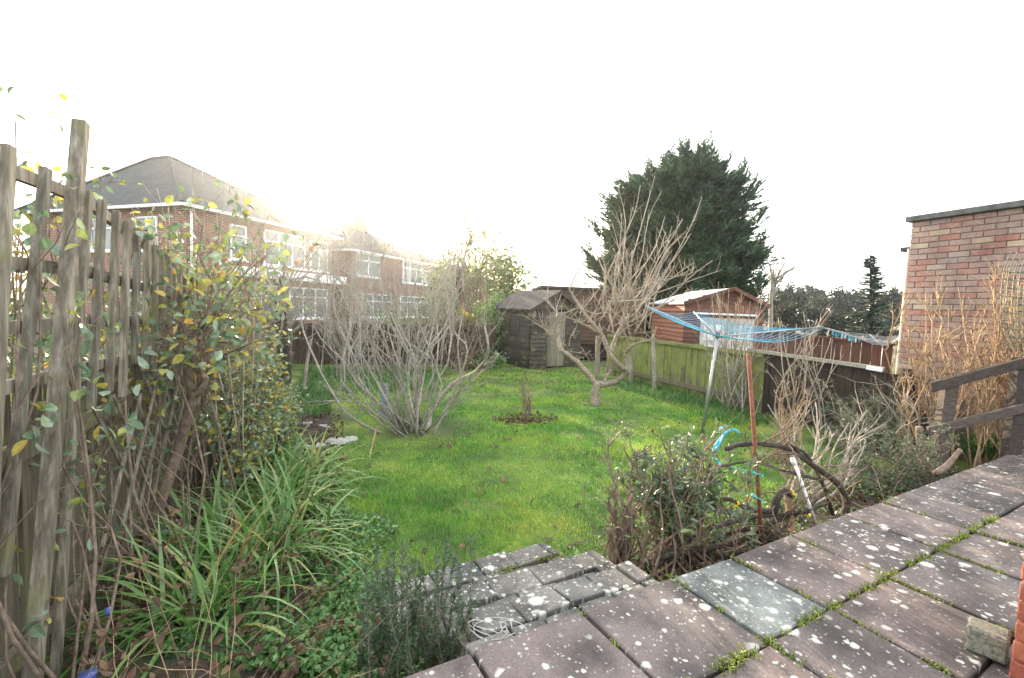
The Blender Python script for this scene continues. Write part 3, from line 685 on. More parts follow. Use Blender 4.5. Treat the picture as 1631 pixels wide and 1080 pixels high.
# ---- houses
HC = Vector((-5.94, 21.55, 0)); ha = R(40); hu = Vector((math.sin(ha), math.cos(ha), 0)); hv = Vector((-math.cos(ha), math.sin(ha), 0))
def house(nm, lab, t0, t1, d, eave, ridge, chim, wins, sides, r0=None):
    O = HC+hu*t0; t = thing(nm, O, lab, 'house'); Wd = t1-t0
    def hp(u, v, z): q = O+hu*u+hv*v; return Vector((q.x, q.y, z))
    rotz = math.atan2(hu.y, hu.x); rm = Matrix.Rotation(-rotz, 3, 'Z')
    def blt(mb, name, mat, par, **k):
        mb.v = [tuple(rm @ (Vector(v)-O)) for v in mb.v]; o = mb.build(name, mat, t if par is None else par)
        o.location = (0, 0, 0)
        if par is None: o.rotation_euler = (0, 0, rotz)
        return o
    mb = MB(); mb.obox(hp(Wd/2, d/2, eave/2-.1), hu*Wd/2, hv*d/2, Vector((0, 0, eave/2))); wl = blt(mb, 'wall', 'brickface', None)
    ov = .4; ra, rb = (Wd/2, min(d/2, Wd/2+.01)), None
    r1 = hp(Wd*.5, d*.66, ridge) if Wd < d else hp(d*.45, d/2, ridge); r2 = hp(Wd*.5, d*.8, ridge) if Wd < d else hp(Wd-d*.45, d/2, ridge)
    e = [hp(-ov, -ov, eave-.1), hp(Wd+ov, -ov, eave-.1), hp(Wd+ov, d+ov, eave-.1), hp(-ov, d+ov, eave-.1)]
    mb = MB(); mb.v = e+[r1, r2]
    mb.f = ([(0, 1, 4), (1, 2, 5, 4), (2, 3, 5), (3, 0, 4, 5)] if Wd < d else [(0, 1, 5, 4), (1, 2, 5), (2, 3, 4, 5), (3, 0, 4)])+[(3, 2, 1, 0)]
    rf = blt(mb, 'roof', 'tile', None)
    hips = ((e[0], r1), (e[1], r1 if Wd < d else r2), (e[3], r2 if Wd < d else r1), (e[2], r2), (r1, r2))
    for a, b in hips:
        mb = MB(); mb.tube([a+Vector((0, 0, .03)), b+Vector((0, 0, .03))], .085, 6); blt(mb, 'hip_tiles', 'tile', rf)
    for a, b in ((e[0], e[1]), (e[3], e[0]), (e[1], e[2])):
        mb = MB(); mb.bar(a-Vector((0, 0, .03)), b-Vector((0, 0, .03)), .11, .1, side=(0, 0, 1)); blt(mb, 'gutter', 'white', None)
    if chim:
        for cu, cv, cs, ch in chim:
            mb = MB(); c = hp(cu, cv, ridge-.4+ch/2); mb.obox(c, hu*cs/2, hv*cs*.4, Vector((0, 0, ch/2+.4))); ck = blt(mb, 'chimney', 'brickface', rf)
            mb = MB(); mb.obox(hp(cu, cv, ridge+ch+.03), hu*(cs/2+.07), hv*(cs*.4+.07), Vector((0, 0, .06))); blt(mb, 'chimney_cap', 'coping', rf)
            for q in ((-.25, .25) if ch > .5 else ()):
                mb = MB(); mb.tube([hp(cu+q*cs, cv, ridge+ch+.08), hp(cu+q*cs, cv, ridge+ch+.4)], .1, 8); blt(mb, 'chimney_pot', 'brickface', rf)
    def win(side, a, b, z0, z1, bars, fill='glass'):
        f0 = (lambda x, z, o: hp(x, -o, z)) if side == 'f' else (lambda x, z, o: hp(-o, x, z)); ax = hu if side == 'f' else hv; nn = hv if side == 'f' else hu
        mb = MB(); mb.obox(f0((a+b)/2, (z0+z1)/2, .01), ax*(b-a)/2, nn*.02, Vector((0, 0, (z1-z0)/2))); w_ = blt(mb, 'window', fill, None)
        xs = [a+(b-a)*i/bars for i in range(bars+1)]; mb = MB()
        for x in xs: mb.obox(f0(x, (z0+z1)/2, .04), ax*.035, nn*.03, Vector((0, 0, (z1-z0)/2)))
        for zz in (z0, z1, z0+(z1-z0)*.7): mb.obox(f0((a+b)/2, zz, .045), ax*((b-a)/2+.05), nn*.03, Vector((0, 0, .035)))
        blt(mb, 'frame', 'white', w_)
        mb = MB(); mb.obox(f0((a+b)/2, z0-.07, .06), ax*((b-a)/2+.12), nn*.07, Vector((0, 0, .04))); blt(mb, 'sill', 'white', w_)
    for wdw in wins: win('f', *wdw)
    for wdw in sides: win('s', *wdw)
    return t, hp, blt
h1, hp, blt = house('brick_house', 'brick house with blue grey hipped roof behind the trellis fence', 0, 8.0, 10.5, 5.2, 8.65, [],
    [(1.9, 2.6, 3.3, 4.7, 1), (3.6, 6.0, 3.2, 4.75, 3), (6.4, 7.6, 3.2, 4.7, 2), (3.4, 7.6, .7, 2.2, 5)],
    [(1.6, 2.8, 3.4, 4.7, 2), (4.4, 5.8, 3.4, 4.7, 2), (1.6, 3.6, .8, 2.1, 3)])
mb = MB(); a = hp(.15, -.12, 0); mb.tube([a+Vector((0, 0, 5.0)), a], .05, 8); mb.build('drainpipe', 'white', h1)
mb = MB(); mb.obox(hp(5.2, -.35, 2.75), hu*3.2, hv*.35, Vector((0, 0, .2))); mb.build('bay_fascia', 'white', h1)
mb = MB(); mb.tube([hp(4.4, 4.1, 8.3), hp(4.4, 4.1, 10.6)], .02, 5)
for zz in (10.2, 10.35, 10.5): mb.tube([hp(3.9, 4.1, zz), hp(4.9, 4.1, zz)], .012, 4)
mb.build('aerial', 'steel', h1)
house('chimney_house', 'brick house with tall chimney hiding the low sun', 9.6, 19.2, 9, 4.7, 6.95, [(5.7, 4.4, 1.4, 1.1)],
    [(.4, 2.6, 3.2, 4.5, 2), (5.2, 8.6, 3.1, 4.5, 4), (1, 4, .7, 2.1, 3), (5, 8.5, .7, 2.1, 4)], [])
house('far_house', 'low dark roofed house at the far end of the row', 21.5, 30, 9, 4.2, 6.4, [], [(1, 3.5, 3.1, 4.4, 3), (5, 7.5, 3.1, 4.4, 3)], [])

# ================================================================== PLANTS AND SMALL THINGS
# ---- lawn grass (uncountable)
def in_lawn(x, y):
    if y < 1.6 or y > 12.6: return 0
    q = Vector((x, y, 0)); t = (q-p0).dot(pn)
    if t < .03: return 0
    s = q.dot(pe)
    if t < 1.08 and .6 < s < 1.92: return 0
    if t < .62 and s > 1.6: return 0
    xl = -.02+.25*math.sin(y*1.1)-.35*max(0, (y-6.5))/3
    if y < 3.4: xl = .12+.1*math.sin(y*3)
    xr = 5.75+.2*math.sin(y*1.3)
    if y < 4.2: xr = min(xr, 4.5+(y-2.6)*.8)
    if x < xl or x > xr: return 0
    e = min(x-xl, xr-x)
    # bare patches
    if (x-.78)**2/.35+(y-6.05)**2/.2 < 1: return 0
    if (x-2.5)**2/.12+(y-6.2)**2/.05 < 1: return 0
    if (x-4.22)**2/.2+(y-7.2)**2/.15 < 1: return .15
    return min(1, .35+e*2.2)
g = np.random.default_rng(3)
V_, F_ = [], []
for (ya, yb, dens, hh, ww) in ((1.7, 3.6, 6500, .034, .0042), (3.6, 5.4, 4200, .037, .0058), (5.4, 8, 2300, .04, .0085), (8, 12.6, 1100, .045, .013)):
    n_ = int(dens*(yb-ya)*7.0)
    xs = g.uniform(-.8, 6.2, n_); ys = g.uniform(ya, yb, n_)
    for x, y in zip(xs, ys):
        k = in_lawn(x, y)
        patch = .5+.5*math.sin(x*2.1+1.3*math.sin(y*1.7))*math.sin(y*1.9+.8*math.sin(x*2.3))
        mud = math.sin(x*3.3+2*math.sin(y*1.9))*math.sin(y*2.7+1.5*math.sin(x*2.1))
        if y > 8 and (g.random() < .35 or mud > .25): continue
        if y > 3 and mud > .8 and g.random() < .7: continue
        if g.random() > k*(.62+.38*patch): continue
        a = g.uniform(0, 6.283); h = hh*g.uniform(.5, 1.5)*(.6+.6*patch); lean = g.uniform(.1, 1.0)*h
        z = lawn_z(x, y)-.004; o = len(V_); ca_, sa2 = math.cos(a), math.sin(a); dx, dy = -sa2*ww/2, ca_*ww/2
        V_ += [(x-dx, y-dy, z), (x+dx, y+dy, z), (x+ca_*lean*.4+dx*.7, y+sa2*lean*.4+dy*.7, z+h*.6), (x+ca_*lean*.4-dx*.7, y+sa2*lean*.4-dy*.7, z+h*.6), (x+ca_*lean, y+sa2*lean, z+h)]
        F_ += [(o, o+1, o+2, o+3), (o+3, o+2, o+4)]
mb = MB(); mb.v = V_; mb.f = F_
tag(mb.build('grass', 'grass'), 'short bright green mossy grass of the lawn', 'grass', kind='stuff')
# long grass along the back and right edges
mb = MB()
for (x0, x1, y0, y1, n_, h0, h1) in ((-.9, 1.9, 8.6, 11.8, 2600, .12, .32), (-.9, -.2, 7, 9, 700, .12, .3), (5.6, 6.7, 5.4, 9.4, 1900, .1, .26), (1.6, 4.4, 10.6, 12.2, 500, .06, .14), (4.3, 6.4, 3.6, 4.6, 250, .06, .16)):
    for _ in range(n_):
        x, y = U(x0, x1), U(y0, y1); a = U(0, 6.28); mb.blade((x, y, -.02), (math.cos(a), math.sin(a), 0), U(h0, h1), .011, U(.2, .9), 3)
tag(mb.build('long_grass', 'longgrass'), 'long uncut grass along the garden edges', 'grass', kind='stuff')
# dead leaves and worm casts on the lawn
mb = MB()
for _ in range(1500):
    y = U(2.8, 12.3) if rnd.random() < .35 else U(8, 12.4); x = U(-.5, 6.2)
    if in_lawn(x, y) < .1: continue
    mb.leaf((x, y, lawn_z(x, y)+.018+U(0, .01)), (U(-1, 1), U(-1, 1), U(-.1, .3)), (U(-.3, .3), U(-.3, .3), 1), U(.03, .09), U(.02, .055), U(-.3, .4))
tag(mb.build('fallen_leaves', 'dead_leaf'), 'dark fallen leaves scattered over the lawn', 'leaves', kind='stuff')
# moss in the patio joints
mb = MB()
def mosslane(a, b, n_, wd=.012, hh=.022, pr_=1.):
    a = Vector(a); b = Vector(b)
    for _ in range(n_):
        t = rnd.random(); 
        if math.sin(t*23+a.x*9)+math.sin(t*9.1+2) < -.1*pr_: continue
        q = a.lerp(b, t)+Vector((rnd.gauss(0, wd), rnd.gauss(0, wd), -.006)); an = U(0, 6.28)
        mb.blade(q, (math.cos(an), math.sin(an), 0), U(.4, 1.3)*hh, .005, U(.2, .9), 2)
for i in range(4, 10): mosslane(pat(sj[i], tj[0], PZ), pat(sj[i], tj[2], PZ), 330)
for i in range(3, 10): mosslane(pat(sj[i], tj[1], PZ), pat(sj[i+1], tj[1], PZ), 420, .014, .026)
for i in range(5, 8): mosslane(pat(sj[i], tj[1], PZ), pat(sj[i], tj[3], PZ), 330, .01)
mosslane(onz(890, 962, .2), onz(945, 935, .2), 1200, .02, .05, 9)
for (a, b) in (((800, 905), (905, 880)), ((900, 905), (960, 888)), ((770, 930), (830, 900)), ((760, 975), (800, 930)), ((1000, 900), (1040, 925))): mosslane(onz(*a, .12), onz(*b, .12), 260, .02, .018)
tag(mb.build('moss', 'moss'), 'yellow green moss and seedlings in the paving joints', 'moss', kind='stuff')

# ---- generic builders
def stems(mb, base, n_, tipf, r0, r1, spread=.1, curve=.25, kids=4, kl=.3, tips=None, kd=1, sides=5, upk=.1):
    base = Vector(base)
    for _ in range(n_):
        b = base+Vector((rnd.gauss(0, spread), rnd.gauss(0, spread), 0)); t = tipf(); L = (t-b).length
        m1 = b.lerp(t, .35)+Vector((U(-1, 1), U(-1, 1), U(-.5, .4)))*L*curve*.5; m2 = b.lerp(t, .7)+Vector((U(-1, 1), U(-1, 1), U(-.6, .6)))*L*curve*.3
        path = limb(mb, [b, m1, m2, t], r0*U(.7, 1.2), r1, sides, 3, L*.004)
        for _k in range(kids):
            i = int(U(.3, .98)*(len(path)-1)); d = (path[min(i+1, len(path)-1)]-path[i-1]).normalized()
            grow(mb, path[i], d+rdir()*.8, L*kl*U(.4, 1.3), r1*1.3, kd, 4, .22, upk, 3, .5, .8, 3, tips)
        if tips is not None: tips.append((t, (t-m2).normalized()))
def leaves_on(mb, tips, per, L, W, droop=.2, jit=.03):
    for p, d in tips:
        for _ in range(per if isinstance(per, int) else (1 if rnd.random() < per else 0)):
            mb.leaf(Vector(p)+rdir()*jit, (Vector(d)*.4+rdir()).normalized(), rdir()+Vector((0, 0, 1)), L*U(.6, 1.3), W*U(.6, 1.3), droop)
def pxtip(x0, x1, y0, y1, Z0, Z1): return lambda: dep(U(x0, x1), U(y0, y1), U(Z0, Z1))

# ---- bare fruit bush left of the lawn
bs = onz(655, 690, .0); bush = thing('fruit_bush', bs, 'large bare many stemmed fruit bush left of the lawn', 'bush'); DB = depth(bs)
mb = MB(); tp = []
for (pts, r0, r1) in (([(680, 690), (690, 650), (720, 612), (760, 590), (778, 560), (772, 520)], .035, .012), ([(620, 695), (560, 665), (520, 610), (488, 540), (478, 500)], .022, .008), ([(690, 692), (715, 640), (745, 560), (720, 520), (735, 440)], .02, .006),
        ([(655, 690), (640, 620), (600, 560), (560, 500), (530, 440)], .02, .006), ([(660, 690), (668, 600), (640, 540), (610, 470), (600, 420)], .02, .006), ([(640, 690), (600, 640), (560, 590), (500, 520), (490, 440)], .018, .006), ([(690, 690), (730, 630), (800, 560)], .014, .004),
        ([(650, 690), (620, 650), (560, 640), (500, 640), (470, 650)], .014, .004)):
    pp = [dep(x, y, DB+U(-.35, .35)*(i > 0)) for i, (x, y) in enumerate(pts)]; path = limb(mb, pp, r0, r1, 6, 4, .008)
    for _ in range(9):
        i = int(U(.3, .99)*(len(path)-1)); grow(mb, path[i], (path[min(i+1, len(path)-1)]-path[i-1]).normalized()+rdir()*.8, U(.25, .7), .006, 1, 5, .25, .12, 4, .5, .9, 4, tp)
stems(mb, bs, 13, pxtip(470, 790, 400, 600, DB-.7, DB+.9), .015, .004, .13, .35, 4, .28, tp)
stems(mb, bs, 22, pxtip(490, 750, 365, 480, DB-.5, DB+.9), .014, .004, .13, .3, 4, .22, tp)
mb.build('branches', 'bark_grey', bush, True, bs)
mb = MB()
for p, d in rnd.sample(tp, min(260, len(tp))): mb.ball(p, U(.007, .013), 5)
mb.build('buds', 'twig_pale', bush, origin=bs)['kind'] = 'stuff'
q = onz(612, 672, 0); mb = MB(); mb.tube([q, q+Vector((.0, 0, .3)), dep(613, 610, depth(q))], [.05, .055, .05], 8); tag(mb.build('stake', 'bluegrey', origin=q), 'short blue grey stake inside the bare fruit bush', 'stake')
q = dep(592, 690, DB-.2); mb = MB(); mb.tube([onz(588, 730, 0.0), dep(600, 680, DB-.3)], .008, 5); tag(mb.build('cane', 'twig_tan', origin=q), 'thin tan cane leaning against the fruit bush', 'cane')
# white stones
st = onz(520, 706, .03)
for i, (px, py, r_) in enumerate(((505, 712, .1), (535, 704, .13), (558, 700, .09), (515, 680, .08), (490, 675, .07))):
    q = onz(px, py, .03); mb = MB(); mb.ball(q, r_, 9, (1.2, .8, .4), .15); tag(mb.build('stone', 'stone', smooth=False, origin=q), ['flat pale stone nearest the strap leaves', 'largest pale flat stone beside the fruit bush', 'pale stone touching the base of the fruit bush', 'small grey stone behind the pale stones', 'leftmost small grey stone in long grass edge'][i], 'stone', 'stones beside the fruit bush')

# ---- old trunk and tangle at the left back
tb = onz(455, 640, 0); DT = depth(tb); t = thing('old_tree', tb, 'old dark tree trunk with hanging grey twigs and few red apples', 'tree')
mb = MB(); limb(mb, [tb, dep(452, 560, DT), dep(446, 490, DT), dep(452, 440, DT)], .12, .06, 9, 4, .015); mb.build('trunk', 'bark_dark', t, True, tb)
mb = MB(); tp = []
for k in range(46):
    b = dep(U(440, 460), U(430, 540), DT); e = dep(U(385, 560), U(360, 520), DT+U(-.8, .9)); m_ = b.lerp(e, .5)+Vector((0, 0, U(0, .4)))
    path = limb(mb, [b, m_, e, e+Vector((U(-.2, .2), U(-.2, .2), -U(.1, .6)))], .014, .003, 4, 3, .01)
    for _ in range(6): grow(mb, path[int(U(.3, .99)*(len(path)-1))], rdir()+Vector((0, 0, -.1)), U(.25, .7), .004, 1, 4, .25, -.02, 4, .5, .9, 3, tp)
mb.build('branches', 'bark_grey', t, True, tb)
for px, py in ((473, 418), (503, 388), (372, 592), (497, 396)):
    q = dep(px, py, DT-.1); mb = MB(); mb.ball(q, .045, 10); mb.build('apple', 'apple', t, True, q)
q = onz(484, 628, 0); mb = MB(); limb(mb, [q, dep(486, 600, depth(q)), dep(495, 540, depth(q))], .035, .03, 7, 3, .005); tag(mb.build('birch_post', 'twig_pale', origin=q), 'thin pale trunk beside the old dark trunk', 'trunk')

# thin upright shrubs behind the bush (one each)
for i, (px, py, z_, x0, x1, y0, y1, mat, lab) in enumerate(((560, 598, 0, 480, 620, 360, 470, 'bark_grey', 'leftmost tall twiggy shrub against the back fence'), (660, 594, 0, 600, 730, 380, 480, 'bark_grey', 'tall twiggy shrub against the middle of the back fence'), (730, 590, 0, 690, 790, 410, 500, 'bark_brown', 'twiggy shrub beside the leaning stump at the back'))):
    q = onz(px, py, z_); Zq = depth(q); s_ = thing('twig_shrub', q, lab, 'shrub', 'bare shrubs along the back fence'); mb = MB(); stems(mb, q, 40, pxtip(x0, x1, y0, y1+40, Zq-1.2, Zq+.6), .013, .005, .3, .25, 7, .26); mb.build('branches', mat, s_, True, q)
# evergreen bushes at the back
def bushy(nm, lab, base, c, rad, n_, L, W, mat, cat='bush', stemmat='bark_dark', grp=None):
    b = thing(nm, base, lab, cat, grp); mb = MB(); c = Vector(c)
    for _ in range(14): e = c+Vector((U(-1, 1)*rad[0], U(-1, 1)*rad[1], U(-.6, 1)*rad[2]))*.8; limb(mb, [base, Vector(base).lerp(e, .5)+rdir()*.1, e], .02, .004, 4, 2)
    mb.build('stems', stemmat, b, origin=base); mb = MB(); cl = [(rdir(), U(.5, 1.)) for _ in range(max(12, n_//60))]
    for _ in range(n_):
        d, k = rnd.choice(cl); q = c+Vector((d.x*rad[0], d.y*rad[1], d.z*rad[2]))*k+Vector((rnd.gauss(0, rad[0]*.14), rnd.gauss(0, rad[1]*.14), rnd.gauss(0, rad[2]*.14)))
        mb.leaf(q, rdir()+d*.6, rdir()+Vector((0, 0, .8)), L*U(.6, 1.3), W*U(.6, 1.3), .15)
    mb.build('leaves', mat, b, origin=base); return b
def groundat(px, Z): q = dep(px, 500, Z); return Vector((q.x, q.y, -.05))
bushy('evergreen_bush', 'green leafy bush behind the fence left of the stump', groundat(665, 14.5), dep(665, 520, 14.5), (1.5, .9, 1.1), 3600, .1, .05, 'small_leaf')
bushy('laurel_bush', 'dark green bush beside the left wall of the garden shed', groundat(790, 14.3), dep(785, 530, 14.2), (.8, .7, 1.1), 3000, .1, .05, 'cover_leaf')
bushy('ivy_mound', 'low ivy mound at the foot of the leaning stump', groundat(770, 12.4), dep(775, 575, 12.4), (.55, .4, .32), 1300, .07, .05, 'cover_leaf', 'ivy')
bushy('hedge_bush', 'broad hazy green hedge behind the back fence', groundat(770, 24), dep(765, 462, 24), (3.0, 2, 2.0), 6500, .22, .12, 'small_leaf')
bushy('neighbour_bush', 'yellow green bush seen through the trellis slats', (-2.6, 4.6, 0), (-2.5, 4.6, 1.0), (.9, 1.4, .75), 3200, .07, .045, 'small_leaf')
bushy('fence_bush', 'leafy bush beyond the left fence near the old trunk', (-2.4, 8.4, 0), (-2.2, 8.2, 1.1), (.8, 1.4, .8), 2600, .08, .045, 'small_leaf')
# pale leaved young tree
tb = groundat(742, 13.6); Zt = 13.6; t = thing('young_tree', tb, 'slender tree with sparse yellow green leaves against the bright sky', 'tree'); mb = MB(); tp = []
tr = limb(mb, [tb, dep(736, 520, Zt), dep(735, 450, Zt), dep(742, 400, Zt), dep(755, 372, Zt)], .09, .02, 7, 4, .01)
for _ in range(20): i = int(U(.5, .98)*(len(tr)-1)); e = dep(U(715, 835), U(365, 450), Zt+U(-1, 1)); path = limb(mb, [tr[i], tr[i].lerp(e, .5)+Vector((0, 0, .2)), e], .018, .005, 5, 3); [grow(mb, path[int(U(.3, .99)*(len(path)-1))], rdir()+Vector((0, 0, .2)), U(.3, .8), .006, 1, 4, .2, .08, 3, .5, .8, 3, tp) for _ in range(6)]
mb.build('trunk', 'bark_grey', t, True, tb); mb = MB(); leaves_on(mb, tp, .28, .1, .055, .1, .05); mb.build('crown', 'spring_leaf', t, origin=tb)
# leaning stump with yellow cut limb
q = onz(757, 588, 0); Zq = depth(q); t = thing('leaning_stump', q, 'dark leaning stump with a yellow lichened broken limb left of shed', 'stump'); mb = MB()
limb(mb, [q, dep(765, 560, Zq), dep(772, 538, Zq), dep(777, 516, Zq)], .2, .17, 10, 4, .02); limb(mb, [dep(752, 572, Zq), dep(742, 540, Zq), dep(748, 505, Zq)], .1, .05, 8, 3, .01); limb(mb, [dep(748, 505, Zq), dep(733, 470, Zq), dep(731, 428, Zq)], .08, .09, 8, 3, .01); mb.build('trunk', 'bark_dark', t, True, q)
mb = MB(); limb(mb, [dep(738, 482, Zq-.1), dep(736, 495, Zq-.1), dep(745, 503, Zq-.1), dep(752, 506, Zq-.1)], .04, .1, 8, 3, .01); mb.build('broken_limb', 'cutwood', t, True, q)

# ---- pear tree
tb = onz(949, 647, 0); Zp = depth(tb); t = thing('pear_tree', tb, 'bare pruned pear tree with upright pale shoots on the lawn', 'tree'); mb = MB()
def PP(l, j=.35): return [dep(x, y, Zp+(U(-j, j) if i > 0 else 0)) for i, (x, y) in enumerate(l)]
limb(mb, [tb-Vector((0, 0, .05)), dep(949, 630, Zp), dep(950, 608, Zp)], .085, .075, 10, 4, .01); mb.build('trunk', 'bark_pear', t, True, tb)
mb = MB(); ms_ = []
for l, r0, r1 in (([(949, 612), (919, 576), (894, 557), (889, 532), (891, 505), (866, 474)], .052, .016), ([(951, 612), (968, 611), (986, 604), (998, 588), (997, 561), (1012, 546)], .055, .024),
        ([(996, 590), (984, 580), (972, 564), (958, 532), (930, 497), (911, 468), (909, 455), (924, 428)], .052, .012), ([(972, 562), (985, 530), (992, 510), (1002, 455), (1008, 400)], .045, .014), ([(960, 611), (968, 597), (975, 588)], .03, .024),
        ([(997, 561), (1010, 548), (1038, 540), (1045, 520)], .035, .012), ([(985, 535), (1010, 490), (1036, 450), (1062, 400), (1085, 375)], .035, .01), ([(958, 532), (935, 520), (900, 505), (868, 507)], .03, .01), ([(889, 535), (872, 530), (862, 512)], .025, .008), ([(1036, 452), (1080, 440), (1120, 430)], .016, .006)):
    path = limb(mb, PP(l, .1), r0, r1, 8, 4, .008); ms_.append(path)
    for _ in range(11): i = int(U(.35, .99)*(len(path)-1)); grow(mb, path[i], rdir()*.9+Vector((0, 0, .7)), U(.2, .55), .007, 1, 4, .25, .1, 3, .5, .8, 4)
mb.build('limbs', 'bark_pear', t, True, tb); mb = MB()
tipl = [(985, 300), (1020, 295), (1043, 280), (1054, 304), (1059, 345), (1118, 313), (1087, 349), (1008, 330), (990, 340), (975, 355), (1070, 360), (1100, 372), (960, 400), (1135, 415), (1150, 430)]
for k in range(44):
    x, y = tipl[k] if k < len(tipl) else (U(940, 1130), U(360, 480)); b = dep(U(955, 1030)+(x-1020)*.12, U(470, 535), Zp+U(-.3, .3)); e = dep(x, y, Zp+U(-.5, .5)); L = (e-b).length
    path = limb(mb, [b, b.lerp(e, .35)+Vector((U(-.1, .1), U(-.1, .1), -.02))*L, b.lerp(e, .75)+Vector((U(-.03, .03), 0, 0)), e], .014, .005, 5, 3, .006)
    for _ in range(6): grow(mb, path[int(U(.25, .95)*(len(path)-1))], rdir()*.8+Vector((0, 0, 1)), U(.12, .5), .005, 0, 4, .18, .1, 0, n=3)
for k in range(24):
    b = dep(U(880, 1010), U(480, 560), Zp+U(-.3, .3)); grow(mb, b, rdir()*.8+Vector((0, 0, .5)), U(.4, .9), .011, 1, 5, .25, .08, 4, .5, .8, 4)
mb.build('shoots', 'twig_pale', t, True, tb)
q = onz(952, 648, 0); mb = MB(); mb.bar(q+FW*.2, dep(953, 535, depth(q)+.2), .08, .06, side=RT); tag(mb.build('tree_stake', 'door_wood', origin=q, bevel=.006), 'straight grey stake tied beside the pear tree trunk', 'stake')
# ---- sapling in a small ring on the lawn
q = onz(840, 672, .02); t = thing('sapling', q, 'small bare sapling in a mossy ring on the lawn', 'sapling'); Zs = depth(q); mb = MB()
stems(mb, q, 9, pxtip(825, 856, 590, 625, Zs-.1, Zs+.1), .014, .004, .03, .15, 3, .25); mb.build('stems', 'bark_brown', t, True, q)
mb = MB(); 
for k in range(420): a = U(0, 6.28); r_ = U(.1, .42); mb.leaf(q+Vector((math.cos(a)*r_*1.15, math.sin(a)*r_*.7, U(.0, .07))), rdir()+Vector((0, 0, .4)), rdir(), U(.03, .07), U(.012, .03)); 
mb.build('leaf_ring', 'dead_leaf', t, origin=q)['kind'] = 'stuff'
mb = MB(); [mb.ball(q+Vector((U(-.42, .5), U(-.25, .2), .015)), U(.03, .06), 7, (1.3, 1, .7), .2) for _ in range(16)]; mb.build('moss_clods', 'moss', t, origin=q)['kind'] = 'stuff'

# ---- big cypress beyond the sheds
tb = groundat(1085, 22); t = thing('cypress_tree', tb, 'huge dense dark green cypress rising behind the sheds', 'tree'); Zc = 22.
mb = MB(); limb(mb, [tb, dep(1085, 420, Zc), dep(1090, 260, Zc)], .35, .06, 9, 4, .02); mb.build('trunk', 'bark_brown', t, True, tb)
prof = [(250, 1106, 4), (262, 1104, 26), (278, 1096, 50), (295, 1086, 72), (315, 1078, 90), (340, 1074, 101), (370, 1074, 108), (400, 1073, 112), (430, 1075, 114), (460, 1080, 112), (500, 1082, 104), (540, 1082, 92)]
def cprof(y):
    for (a, c0, w0), (b, c1, w1) in zip(prof, prof[1:]):
        if y <= b: k = (y-a)/(b-a); return c0+(c1-c0)*k, w0+(w1-w0)*k
    return prof[-1][1:]
mb = MB(); k_ = Zc/F
def spray(mb, p, d, L, nn, wd):
    d = Vector(d).normalized(); sd_ = d.cross(Vector((0, 0, 1))).normalized(); up_ = sd_.cross(d)
    for i in range(nn):
        t_ = i/nn; q = p+d*L*t_+rdir()*.03; ln = L*(.5*(1-t_)+.16)
        for sg in (-1, 1):
            e = (d*.75+sd_*sg*U(.4, .9)+up_*U(-.25, .45)).normalized(); s2 = e.cross(rdir()).normalized()*wd
            mb.add([q-s2, q+s2, q+e*ln*U(.7, 1.2)], [(0, 1, 2)])
for _ in range(760):
    y = 252+(540-252)*(rnd.random()**.8); c0, w0 = cprof(y); a = U(0, 6.28)
    lump = 1+.12*math.sin(a*3+y*.07)+.1*math.sin(a*8-y*.17)
    base = dep(c0, y, Zc); rad_ = w0*k_*lump*U(.78, 1.06)
    od = (_r0*math.cos(a)+Vector((FW.x, FW.y, 0)).normalized()*math.sin(a)*.85)
    dr_ = (od+Vector((0, 0, U(.25, .75)))).normalized(); p1 = base+od*rad_; ln = U(.9, 2.0)
    for _k in range(15):                                   # one bough: sprays thicken towards its tip
        f_ = U(0, 1); q = p1-dr_*ln*(1-f_)+rdir()*.34*(.35+.65*math.sin(f_*2.6))
        spray(mb, q, dr_*.9+od*.3+Vector((0, 0, U(-.1, .5)))+rdir()*.35, U(.4, .95)*(1.1-.35*f_), 8, .04)
for (x, y) in ((1090, 228), (1118, 224), (1065, 243), (1035, 258), (1010, 270), (1130, 238), (1150, 256), (1184, 260), (1197, 282), (968, 305), (1206, 330), (1208, 375), (938, 388), (950, 345), (1213, 430)):
    p = dep(x, y+16, Zc); d_ = (dep(x, y, Zc)-p)+(_r0*(x-1085)*.0025)
    for _ in range(16): spray(mb, p+rdir()*.2-d_*U(0, 2), d_.normalized()+rdir()*.3, U(.5, 1.1), 8, .04)
mb.build('crown', 'cypress', t, origin=tb)
# ---- small conifer, bare tree, far trees
tb = groundat(1388, 20); Zc2 = 20.; t = thing('spruce_tree', tb, 'small open spruce with layered branches near the brick building', 'tree'); mb = MB(); mb.tube([tb, dep(1388, 500, Zc2), dep(1386, 405, Zc2)], [.13, .09, .01], 7); mb.build('trunk', 'bark_dark', t, True, tb); mb = MB()
for k in range(120):
    f_ = (k/120)**.9; y = 410+118*f_; w_ = (5+44*f_)*U(.6, 1.08)*Zc2/F; a = U(0, 6.28); p = dep(1387, y, Zc2); d = Vector((math.cos(a), math.sin(a), -.12+.3*(1-f_)))
    m_ = int(8+w_*9)
    for i in range(m_):
        q = p+d*w_*i/m_+Vector((0, 0, .12*(i/m_)**2*w_)); 
        for sg in (-1, 1):
            s_ = d.cross(Vector((0, 0, 1))).normalized()*sg; e = (d*.6+s_*U(.5, 1)+Vector((0, 0, U(-.5, .35)))).normalized(); s2 = e.cross(rdir()).normalized()*.03; mb.add([q-s2, q+s2, q+e*U(.12, .3)*(1.1-.5*i/m_)], [(0, 1, 2)])
    mb.tube([p, p+d*w_*.6+Vector((0, 0, .04)), p+d*w_+Vector((0, 0, .12*w_))], [.02, .012, .004], 3, False)
mb.build('crown', 'needle', t, origin=tb)
